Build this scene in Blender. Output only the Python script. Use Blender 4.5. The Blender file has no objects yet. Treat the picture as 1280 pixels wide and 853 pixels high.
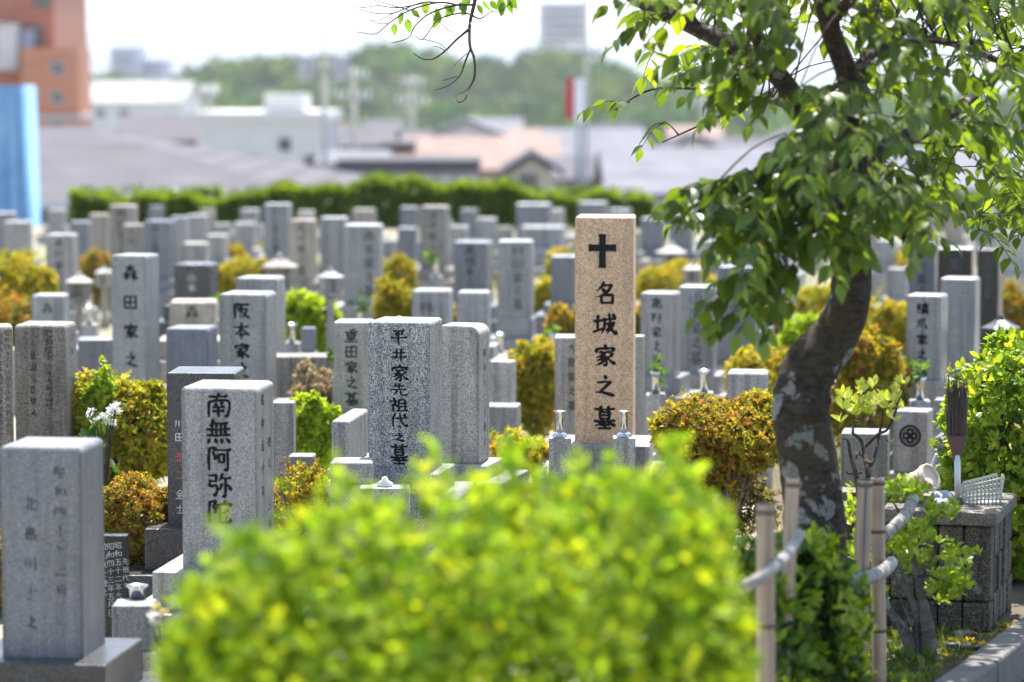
import bpy, bmesh, math, random
import numpy as np
from mathutils import Vector, Matrix
R = math.radians
random.seed(7); rng = np.random.default_rng(11)
S = bpy.context.scene
COL = S.collection

# ------------------------------------------------------------------ camera
FPX = 3733.0; CAMZ = 2.2; PITCH = math.atan((426.5 - 105) / FPX)
cam = bpy.data.cameras.new('camera'); cam.sensor_width = 36; cam.lens = 105
cam.clip_start = 0.1; cam.clip_end = 20000
cam.dof.use_dof = True; cam.dof.focus_distance = 12.75; cam.dof.aperture_fstop = 1.9
cam.dof.aperture_blades = 9
camo = bpy.data.objects.new('camera', cam); COL.objects.link(camo)
camo.location = (0, 0, CAMZ); camo.rotation_euler = (R(90) - PITCH, 0, 0)
S.camera = camo
# ------------------------------------------------------------------ sky and sun
SUN_EL, SUN_AZ = 66, 8       # degrees; azimuth measured from +Y (straight ahead) to the right
w = bpy.data.worlds.new('World'); S.world = w; w.use_nodes = True
nt = w.node_tree; nt.nodes.clear()
sky = nt.nodes.new('ShaderNodeTexSky'); sky.sky_type = 'NISHITA'; sky.sun_disc = False
sky.sun_elevation = R(SUN_EL); sky.sun_rotation = R(SUN_AZ); sky.altitude = 50
sky.air_density = 1.0; sky.dust_density = 1.0; sky.ozone_density = 1.0
bg = nt.nodes.new('ShaderNodeBackground'); bg.inputs[1].default_value = 0.12
wo = nt.nodes.new('ShaderNodeOutputWorld')
nt.links.new(sky.outputs[0], bg.inputs[0]); nt.links.new(bg.outputs[0], wo.inputs[0])
sl = bpy.data.lights.new('sun', 'SUN'); sl.energy = 5.0; sl.angle = R(0.53); sl.color = (1.0, 0.955, 0.89)
so = bpy.data.objects.new('sun', sl); COL.objects.link(so)
sd = Vector((math.sin(R(SUN_AZ)) * math.cos(R(SUN_EL)), math.cos(R(SUN_AZ)) * math.cos(R(SUN_EL)), math.sin(R(SUN_EL))))
so.rotation_euler = sd.to_track_quat('Z', 'Y').to_euler()
# ------------------------------------------------------------------ view
vs = S.view_settings; vs.view_transform = 'Standard'; vs.look = 'None'; vs.gamma = 1.0
vs.exposure = 1.54
S.render.engine = 'CYCLES'
cy = S.cycles; cy.use_denoising = True; cy.max_bounces = 8; cy.transparent_max_bounces = 8
cy.volume_bounces = 0; cy.caustics_reflective = False; cy.caustics_refractive = False
cy.sample_clamp_indirect = 6.0

# ------------------------------------------------------------------ helpers
CPIT, SPIT = math.cos(PITCH), math.sin(PITCH)
def at(px, py, d):
    """the world point seen at photo pixel (px, py) at distance d (metres along +Y)"""
    u = (px - 640) / FPX; v = (426.5 - py) / FPX
    rx, ry, rz = u, CPIT + v * SPIT, -SPIT + v * CPIT
    t = d / ry
    return Vector((rx * t, d, CAMZ + rz * t))
def mpp(d): return d / FPX       # metres per photo pixel at distance d

def link(o, parent=None):
    COL.objects.link(o)
    if parent is not None: o.parent = parent
    return o
def tag(o, label=None, cat=None, group=None, kind=None):
    if label: o['label'] = label
    if cat: o['category'] = cat
    if group: o['group'] = group
    if kind: o['kind'] = kind
    return o
def empty(name, loc, rz=0, label=None, cat=None, group=None):
    o = bpy.data.objects.new(name, None); o.empty_display_size = .1
    o.location = loc; o.rotation_euler = (0, 0, rz)
    return tag(link(o), label, cat, group)
def mesh(name, verts, faces, mat, parent=None, smooth=False, loc=None):
    me = bpy.data.meshes.new(name); me.from_pydata([tuple(v) for v in verts], [], faces)
    me.materials.append(mat)
    if smooth: me.polygons.foreach_set('use_smooth', [True] * len(me.polygons))
    me.update()
    o = bpy.data.objects.new(name, me)
    if loc is not None: o.location = loc
    return link(o, parent)
def bmobj(name, bm, mat, parent=None, smooth=False, loc=None, rot=None):
    me = bpy.data.meshes.new(name); bm.to_mesh(me); bm.free()
    me.materials.append(mat)
    if smooth: me.polygons.foreach_set('use_smooth', [True] * len(me.polygons))
    o = bpy.data.objects.new(name, me)
    if loc is not None: o.location = loc
    if rot is not None: o.rotation_euler = rot
    return link(o, parent)
def bbox(sx, sy, sz, z0=0, bev=0.008, seg=2, cx=0, cyy=0):
    bm = bmesh.new()
    bmesh.ops.create_cube(bm, size=1)
    for v in bm.verts:
        v.co = Vector((v.co.x * sx + cx, v.co.y * sy + cyy, (v.co.z + .5) * sz + z0))
    if bev > 0:
        bmesh.ops.bevel(bm, geom=list(bm.edges), offset=min(bev, sx * .4, sy * .4, sz * .4), segments=seg, profile=.5, affect='EDGES')
    return bm
def smooth_path(pts, n):
    P = [Vector(p) for p in pts]
    if len(P) == 2: return [P[0].lerp(P[1], i / (n)) for i in range(n + 1)]
    out = []
    for i in range(len(P) - 1):
        p0 = P[max(i - 1, 0)]; p1 = P[i]; p2 = P[i + 1]; p3 = P[min(i + 2, len(P) - 1)]
        for k in range(n):
            t = k / n
            out.append(.5 * ((2 * p1) + (p2 - p0) * t + (2 * p0 - 5 * p1 + 4 * p2 - p3) * t * t + (3 * p1 - p0 - 3 * p2 + p3) * t ** 3))
    out.append(P[-1]); return out
def tube_geo(pts, rad, n=4, sides=8, jit=0.0, cap=True):
    """a tapering tube along pts (world points) with a radius at each point"""
    path = smooth_path(pts, n)
    m = len(pts) - 1
    rr = [float(np.interp(i / (len(path) - 1) * m, range(m + 1), rad)) for i in range(len(path))]
    V, F = [], []
    up = Vector((0.13, 0.41, 0.9)).normalized()
    for i, p in enumerate(path):
        t = (path[min(i + 1, len(path) - 1)] - path[max(i - 1, 0)])
        t = t.normalized() if t.length > 1e-9 else Vector((0, 0, 1))
        a = t.cross(up)
        if a.length < .05: a = t.cross(Vector((1, 0, 0)))
        a.normalize(); b = t.cross(a).normalized()
        for k in range(sides):
            th = 2 * math.pi * k / sides
            r = rr[i] * (1 + (random.uniform(-jit, jit) if jit else 0))
            V.append(p + (a * math.cos(th) + b * math.sin(th)) * r)
    for i in range(len(path) - 1):
        for k in range(sides):
            F.append((i * sides + k, i * sides + (k + 1) % sides, (i + 1) * sides + (k + 1) % sides, (i + 1) * sides + k))
    if cap:
        F.append(tuple(range(sides - 1, -1, -1)))
        F.append(tuple((len(path) - 1) * sides + k for k in range(sides)))
    return V, F
class Geo:
    def __init__(s): s.V = []; s.F = []
    def add(s, VF, off=None):
        b = len(s.V); V, F = VF
        s.V += [Vector(v) - off for v in V] if off is not None else [Vector(v) for v in V]
        s.F += [tuple(i + b for i in f) for f in F]
        return s
    def box(s, x0, x1, y0, y1, z0, z1):
        return s.add(([(x0, y0, z0), (x1, y0, z0), (x1, y1, z0), (x0, y1, z0), (x0, y0, z1), (x1, y0, z1), (x1, y1, z1), (x0, y1, z1)],
                      [(0, 3, 2, 1), (4, 5, 6, 7), (0, 1, 5, 4), (1, 2, 6, 5), (2, 3, 7, 6), (3, 0, 4, 7)]))
    def build(s, name, mat, parent=None, smooth=False, loc=None): return mesh(name, s.V, s.F, mat, parent, smooth, loc)
def lathe(prof, sides=20, sx=1, sy=1):
    V, F = [], []
    for r, z in prof:
        for k in range(sides):
            a = 2 * math.pi * k / sides
            V.append((r * math.cos(a) * sx, r * math.sin(a) * sy, z))
    for i in range(len(prof) - 1):
        for k in range(sides):
            F.append((i * sides + k, i * sides + (k + 1) % sides, (i + 1) * sides + (k + 1) % sides, (i + 1) * sides + k))
    F.append(tuple(range(sides - 1, -1, -1))); F.append(tuple((len(prof) - 1) * sides + k for k in range(sides)))
    return V, F

# ------------------------------------------------------------------ materials
def nodes(name):
    m = bpy.data.materials.new(name); m.use_nodes = True
    t = m.node_tree; b = t.nodes['Principled BSDF']
    return m, t, b
def N(t, kind, **kw):
    n = t.nodes.new(kind)
    for k, v in kw.items():
        if k in n.inputs.keys() if hasattr(n.inputs, 'keys') else False: n.inputs[k].default_value = v
        else: setattr(n, k, v)
    return n
def ramp(t, fac, stops):
    r = t.nodes.new('ShaderNodeValToRGB'); e = r.color_ramp.elements
    while len(e) < len(stops): e.new(.5)
    for el, (p, c) in zip(e, stops):
        el.position = p; el.color = (c[0], c[1], c[2], 1)
    t.links.new(fac, r.inputs[0]); return r.outputs[0]
def mixc(t, fac, a, b, mode='MIX'):
    m = t.nodes.new('ShaderNodeMix'); m.data_type = 'RGBA'; m.blend_type = mode
    for s, v in ((m.inputs['Factor'], fac), (m.inputs['A'], a), (m.inputs['B'], b)):
        if hasattr(v, 'is_output'): t.links.new(v, s)
        elif isinstance(v, (int, float)): s.default_value = v
        else: s.default_value = (v[0], v[1], v[2], 1)
    return m.outputs['Result']
def coords(t, rnd=True):
    tc = t.nodes.new('ShaderNodeTexCoord')
    if not rnd: return tc.outputs['Object']
    oi = t.nodes.new('ShaderNodeObjectInfo')
    mu = t.nodes.new('ShaderNodeMath'); mu.operation = 'MULTIPLY'; mu.inputs[1].default_value = 37.0
    t.links.new(oi.outputs['Random'], mu.inputs[0])
    ad = t.nodes.new('ShaderNodeVectorMath'); ad.operation = 'ADD'
    t.links.new(tc.outputs['Object'], ad.inputs[0]); t.links.new(mu.outputs[0], ad.inputs[1])
    return ad.outputs[0]
def noise(t, vec, scale, detail=3, rough=.55):
    n = t.nodes.new('ShaderNodeTexNoise'); n.inputs['Scale'].default_value = scale
    n.inputs['Detail'].default_value = detail; n.inputs['Roughness'].default_value = rough
    t.links.new(vec, n.inputs['Vector']); return n.outputs['Fac']
def bump(t, b, h, strength, dist):
    n = t.nodes.new('ShaderNodeBump'); n.inputs['Strength'].default_value = strength; n.inputs['Distance'].default_value = dist
    t.links.new(h, n.inputs['Height']); t.links.new(n.outputs[0], b.inputs['Normal'])
def granite(name, dark, mid, light, scale=330, rough=.45, stain=.35, lichen=0.0, stainc=None, spread=.14):
    m, t, b = nodes(name); v = coords(t)
    vo = t.nodes.new('ShaderNodeTexVoronoi'); vo.inputs['Scale'].default_value = scale
    t.links.new(v, vo.inputs['Vector'])
    sx = t.nodes.new('ShaderNodeSeparateColor'); t.links.new(vo.outputs['Color'], sx.inputs[0])
    c = ramp(t, sx.outputs[0], [(0.08, dark), (.45, mid), (.92, light)])
    # second, coarser grain of dark mica
    v2 = t.nodes.new('ShaderNodeTexVoronoi'); v2.inputs['Scale'].default_value = scale * .45
    t.links.new(v, v2.inputs['Vector'])
    s2 = t.nodes.new('ShaderNodeSeparateColor'); t.links.new(v2.outputs['Color'], s2.inputs[0])
    g2 = ramp(t, s2.outputs[1], [(.0, (.55,) * 3), (.3, (1,) * 3)])
    c = mixc(t, .8, c, g2, 'MULTIPLY')
    # weather stains
    n1 = noise(t, v, 5, 5, .6)
    st = ramp(t, n1, [(.42, (0,) * 3), (.72, (1,) * 3)])
    f = t.nodes.new('ShaderNodeMath'); f.operation = 'MULTIPLY'; f.inputs[1].default_value = stain
    t.links.new(st, f.inputs[0])
    c = mixc(t, f.outputs[0], c, stainc or tuple(x * .45 for x in mid))
    # vertical rain streaks
    mp = t.nodes.new('ShaderNodeMapping'); mp.inputs['Scale'].default_value = (28, 28, 1.2); t.links.new(v, mp.inputs[0])
    n2 = noise(t, mp.outputs[0], 1.0, 3)
    sk = ramp(t, n2, [(.46, (1,) * 3), (.66, (max(.2, 1 - stain * 1.0),) * 3)])
    c = mixc(t, 1.0, c, sk, 'MULTIPLY')
    if lichen:
        n3 = noise(t, v, 14, 6, .7); lf = ramp(t, n3, [(.60, (0,) * 3), (.68, (1,) * 3)])
        f2 = t.nodes.new('ShaderNodeMath'); f2.operation = 'MULTIPLY'; f2.inputs[1].default_value = lichen
        t.links.new(lf, f2.inputs[0]); c = mixc(t, f2.outputs[0], c, (.33, .33, .2))
    # each stone its own tone, some warmer
    oi = t.nodes.new('ShaderNodeObjectInfo')
    if spread: c = mixc(t, oi.outputs['Random'], c, mixc(t, 1.0, c, (1.05, .98, .86), 'MULTIPLY'))
    mr = t.nodes.new('ShaderNodeMapRange'); mr.inputs['To Min'].default_value = 1 - spread; mr.inputs['To Max'].default_value = 1 + spread
    t.links.new(oi.outputs['Random'], mr.inputs['Value'])
    cc = t.nodes.new('ShaderNodeVectorMath'); cc.operation = 'SCALE'; t.links.new(c, cc.inputs[0]); t.links.new(mr.outputs[0], cc.inputs['Scale'])
    t.links.new(cc.outputs[0], b.inputs['Base Color'])
    rr = ramp(t, n1, [(.3, (rough,) * 3), (.75, (min(1, rough + .3),) * 3)])
    t.links.new(rr, b.inputs['Roughness'])
    b.inputs['Specular IOR Level'].default_value = .5
    bump(t, b, sx.outputs[0], .25, .0012)
    return m
def g3(v, tint=(1, 1, 1)): return tuple(v * k for k in tint)
BL = (1.0, 1.0, 1.02); WM = (1.08, 1.0, .88)
M = {}
M['sharp'] = granite('granite_salt_pepper', g3(.02, BL), g3(.20, BL), g3(.72), 360, .30, .30, spread=.0)
M['grey'] = granite('granite_grey', g3(.13, BL), g3(.30, BL), g3(.50), 420, .24, .36, .22)
M['pale'] = granite('granite_pale', g3(.14), g3(.36), g3(.56), 380, .5, .4, .35)
M['blue'] = granite('granite_blue_grey', g3(.09, (.9, .97, 1.15)), g3(.19, (.9, .97, 1.15)), g3(.30, (.92, .97, 1.12)), 420, .2, .25)
M['dark'] = granite('granite_charcoal', g3(.012), g3(.04, BL), g3(.13, BL), 420, .16, .1)
M['black'] = granite('granite_black', g3(.006), g3(.014), g3(.04), 420, .10, .05)
M['beige'] = granite('stone_beige', g3(.16, WM), g3(.33, WM), g3(.46, WM), 340, .6, .5, .5)
M['brown'] = granite('granite_weathered', g3(.05, WM), g3(.21, WM), g3(.40, WM), 360, .55, .5, .5)
M['salmon'] = granite('granite_salmon', (.42, .26, .15), (.70, .46, .29), (.84, .62, .44), 300, .42, .16, stainc=(.30, .18, .12))
M['rough'] = granite('stone_rough_grey', g3(.08), g3(.20, WM), g3(.34, WM), 200, .8, .6, .7)

def plain(name, c, rough=.6, metal=0.0, var=.12, scale=12, bmp=.0, spec=.4):
    m, t, b = nodes(name); v = coords(t)
    n = noise(t, v, scale, 4)
    cc = ramp(t, n, [(.25, tuple(x * (1 - var) for x in c)), (.75, tuple(min(1, x * (1 + var)) for x in c))])
    t.links.new(cc, b.inputs['Base Color'])
    b.inputs['Roughness'].default_value = rough; b.inputs['Metallic'].default_value = metal
    b.inputs['Specular IOR Level'].default_value = spec
    if bmp: bump(t, b, noise(t, v, scale * 4, 4), .6, bmp)
    return m
M['ink'] = plain('engraving_black_paint', (.012, .012, .014), .7, spec=.2)
M['inkgrey'] = plain('engraving_weathered_paint', (.05, .05, .055), .8, var=.4, scale=60, spec=.2)
M['inkfaint'] = plain('engraving_bare_cut', (.09, .09, .09), .8, var=.3, scale=60, spec=.2)
M['inkwhite'] = plain('engraving_white_paint', (.5, .5, .5), .6)
M['inkred'] = plain('engraving_red_paint', (.42, .09, .12), .6)
M['steel'] = plain('stainless_steel', (.62, .62, .6), .22, 1.0, .05)
M['ceramic'] = plain('white_ceramic', (.78, .78, .76), .3)
M['plaster_w'] = plain('plaster_white', (.58, .57, .55), .8, var=.06, scale=1.5)
M['plaster_g'] = plain('plaster_grey', (.42, .42, .43), .8, var=.08, scale=1.5)
M['plaster_b'] = plain('plaster_beige', (.52, .46, .38), .8, var=.08, scale=1.5)
M['plaster_m'] = plain('cladding_mauve', (.52, .44, .45), .8, var=.06, scale=.4)
M['plaster_bl'] = plain('cladding_blue_grey', (.30, .34, .42), .8, var=.06, scale=.4)
M['orange'] = plain('orange_tile_cladding', (.50, .20, .11), .6, var=.08, scale=3)
M['orange2'] = plain('dark_orange_tile_cladding', (.38, .14, .08), .6, var=.08, scale=3)
M['glass'] = plain('window_glass', (.05, .07, .08), .08, var=.3, scale=.8, spec=.8)
M['teal'] = plain('teal_glazing', (.16, .26, .27), .15, var=.3, scale=1.2, spec=.8)
M['pole'] = plain('concrete_pole', (.34, .33, .31), .8)
M['wire'] = plain('black_cable', (.03, .03, .03), .6)
M['red'] = plain('red_sign_paint', (.50, .03, .04), .5)
M['trimgrey'] = plain('dark_trim', (.12, .12, .13), .6)
M['signwhite'] = plain('white_sign_paint', (.85, .85, .84), .5, var=.03)
M['ochre'] = plain('ochre_panel', (.55, .33, .11), .7)
def roofmat(name, c, sc):
    m, t, b = nodes(name); tc = t.nodes.new('ShaderNodeTexCoord')
    wv = t.nodes.new('ShaderNodeTexWave'); wv.wave_type = 'BANDS'; wv.bands_direction = 'Z'; wv.inputs['Scale'].default_value = sc
    wv.inputs['Distortion'].default_value = .4
    t.links.new(tc.outputs['Object'], wv.inputs['Vector'])
    n = noise(t, tc.outputs['Object'], .8, 4)
    c1 = ramp(t, wv.outputs['Fac'], [(0, tuple(x * .72 for x in c)), (.4, c)])
    c2 = ramp(t, n, [(.3, (.82,) * 3), (.7, (1.1,) * 3)])
    t.links.new(mixc(t, 1, c1, c2, 'MULTIPLY'), b.inputs['Base Color']); b.inputs['Roughness'].default_value = .85; b.inputs['Specular IOR Level'].default_value = .08
    bump(t, b, wv.outputs['Fac'], .8, .03)
    return m
M['roofgrey'] = roofmat('roof_grey_tile', (.115, .11, .12), 2.0)
M['rooflight'] = roofmat('roof_pale_sheet', (.17, .17, .19), 1.4)
M['roofpink'] = roofmat('roof_pink_tile', (.27, .195, .17), 1.6)
M['roofdark'] = roofmat('roof_dark_tile', (.09, .09, .10), 2.0)
M['roofwhite'] = roofmat('roof_white_sheet', (.34, .34, .34), .8)

def tarp():
    m, t, b = nodes('blue_tarpaulin'); v = coords(t, False)
    n = noise(t, v, 1.6, 4)
    t.links.new(ramp(t, n, [(.3, (.09, .24, .46)), (.7, (.19, .38, .60))]), b.inputs['Base Color'])
    b.inputs['Roughness'].default_value = .4; return m
M['tarp'] = tarp()
def ground_mat(name, c1, c2, sc, bmpd):
    m, t, b = nodes(name); v = coords(t, False)
    n = noise(t, v, sc, 6, .65); n2 = noise(t, v, sc * 30, 3)
    c = ramp(t, n, [(.3, c1), (.7, c2)])
    c = mixc(t, .6, c, ramp(t, n2, [(.3, (.6,) * 3), (.7, (1.25,) * 3)]), 'MULTIPLY')
    t.links.new(c, b.inputs['Base Color']); b.inputs['Roughness'].default_value = 1; b.inputs['Specular IOR Level'].default_value = .05
    bump(t, b, n2, .7, bmpd); return m
M['gravel'] = ground_mat('pale_gravel_soil', (.19, .175, .14), (.30, .275, .23), .5, .01)
M['soil'] = ground_mat('brown_soil', (.09, .075, .055), (.17, .14, .10), 3, .01)
M['asphalt'] = ground_mat('asphalt', (.055, .055, .057), (.085, .085, .085), 1.5, .004)
M['concrete'] = plain('kerb_concrete', (.15, .14, .125), .85, var=.25, scale=14, bmp=.003)
M['land'] = ground_mat('town_ground', (.18, .18, .16), (.30, .29, .27), .05, .02)
M['hillsoil'] = ground_mat('wooded_hill_soil', (.03, .05, .025), (.05, .075, .035), .05, .02)
M['mount'] = ground_mat('far_mountain_forest', (.04, .06, .045), (.06, .08, .06), .004, .02)

def leafmat(name, trans=.45, rough=.45, spec=.5, tr_tint=(1.25, 1.2, .35)):
    m, t, b = nodes(name)
    a = t.nodes.new('ShaderNodeAttribute'); a.attribute_name = 'Col'
    oi = t.nodes.new('ShaderNodeObjectInfo')
    t.links.new(a.outputs['Color'], b.inputs['Base Color'])
    b.inputs['Roughness'].default_value = rough; b.inputs['Specular IOR Level'].default_value = spec
    tr = t.nodes.new('ShaderNodeBsdfTranslucent')
    t.links.new(mixc(t, 1.0, a.outputs['Color'], tr_tint, 'MULTIPLY'), tr.inputs['Color'])
    mx = t.nodes.new('ShaderNodeMixShader'); mx.inputs[0].default_value = trans
    t.links.new(b.outputs[0], mx.inputs[1]); t.links.new(tr.outputs[0], mx.inputs[2])
    t.links.new(mx.outputs[0], t.nodes['Material Output'].inputs['Surface'])
    return m
M['leaf'] = leafmat('leaf', .48, .36, .45, (1.7, 1.55, .5))
M['leafsoft'] = leafmat('leaf_soft', .55, .6, .2, (1.5, 1.4, .5))
M['leafdull'] = leafmat('leaf_small', .45, .6, .2, (1.5, 1.4, .6))
M['leaffar'] = leafmat('leaf_far', .2, .8, .1, (1.3, 1.3, .6))
M['petal'] = leafmat('petal', .35, .6, .2, (1, 1, 1))
def bark(name, c1, c2, lich=.5, sc=18):
    m, t, b = nodes(name); v = coords(t, False)
    mp = t.nodes.new('ShaderNodeMapping'); mp.inputs['Scale'].default_value = (1, 1, 2.2); t.links.new(v, mp.inputs[0])
    n = noise(t, mp.outputs[0], sc, 8, .72)
    c = ramp(t, n, [(.36, c1), (.64, c2)])
    n2 = noise(t, v, 7, 7, .68)
    lf = ramp(t, n2, [(.565, (0,) * 3), (.59, (lich,) * 3)])
    n4 = noise(t, v, 90, 3); lc = ramp(t, n4, [(.3, (.22, .24, .22)), (.7, (.44, .46, .43))])
    c = mixc(t, lf, c, lc)
    n3 = noise(t, v, 2.5, 4); mo = ramp(t, n3, [(.5, (0,) * 3), (.68, (.55,) * 3)])
    c = mixc(t, mo, c, (.13, .085, .03))
    t.links.new(c, b.inputs['Base Color']); b.inputs['Roughness'].default_value = .9
    b.inputs['Specular IOR Level'].default_value = .2
    bump(t, b, n, 1.0, .025); return m
M['bark'] = bark('cherry_bark', (.028, .022, .017), (.105, .085, .065), .85, 26)
M['twig'] = bark('twig_bark', (.05, .035, .028), (.12, .09, .07), .0)
M['greytwig'] = bark('pale_twig_bark', (.12, .10, .085), (.28, .25, .22), .2)
M['whitebark'] = bark('lichen_bark', (.10, .09, .08), (.22, .21, .19), .95)
def bamboo():
    m, t, b = nodes('aged_bamboo'); v = coords(t)
    mp = t.nodes.new('ShaderNodeMapping'); mp.inputs['Scale'].default_value = (60, 60, 2.5); t.links.new(v, mp.inputs[0])
    n = noise(t, mp.outputs[0], 1, 4); n2 = noise(t, v, 7, 5)
    c = ramp(t, n, [(.3, (.30, .21, .14)), (.7, (.52, .40, .28))])
    c = mixc(t, ramp(t, n2, [(.5, (0,) * 3), (.75, (.6,) * 3)]), c, (.20, .15, .11))
    t.links.new(c, b.inputs['Base Color']); b.inputs['Roughness'].default_value = .45; return m
M['bamboo'] = bamboo()
M['bamboodark'] = plain('bamboo_node_dark', (.13, .09, .06), .7)
M['wrap'] = plain('weathered_white_wrapping', (.31, .285, .25), .8, var=.2, scale=30, bmp=.003)
M['twine'] = plain('dark_twine', (.10, .09, .08), .9)
M['block'] = granite('rough_concrete_block', (.022, .018, .014), (.068, .055, .043), (.19, .165, .135), 240, .9, .5, .5, spread=.18)
M['blocktop'] = granite('concrete_coping', (.06, .055, .047), (.15, .135, .115), (.27, .25, .215), 300, .9, .45, .3)
M['basket'] = plain('grey_plastic', (.50, .49, .45), .5)
M['wood'] = plain('pale_wood', (.60, .50, .36), .6, var=.1, scale=20)
M['ladleblue'] = plain('grey_blue_plastic', (.26, .30, .38), .4)
M['ladlelight'] = plain('pale_blue_plastic', (.48, .60, .68), .4)
M['pinkwood'] = plain('pale_pink_plastic', (.66, .50, .42), .5)
M['broom'] = plain('broom_bristle', (.10, .075, .065), .8, var=.3, scale=30)
M['broomcap'] = plain('broom_brown_plastic', (.10, .045, .04), .5)
M['whiteplastic'] = plain('white_plastic', (.7, .7, .7), .4)
M['blackplastic'] = plain('black_plastic', (.03, .033, .036), .45)
M['curb_dirt'] = M['soil']
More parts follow.
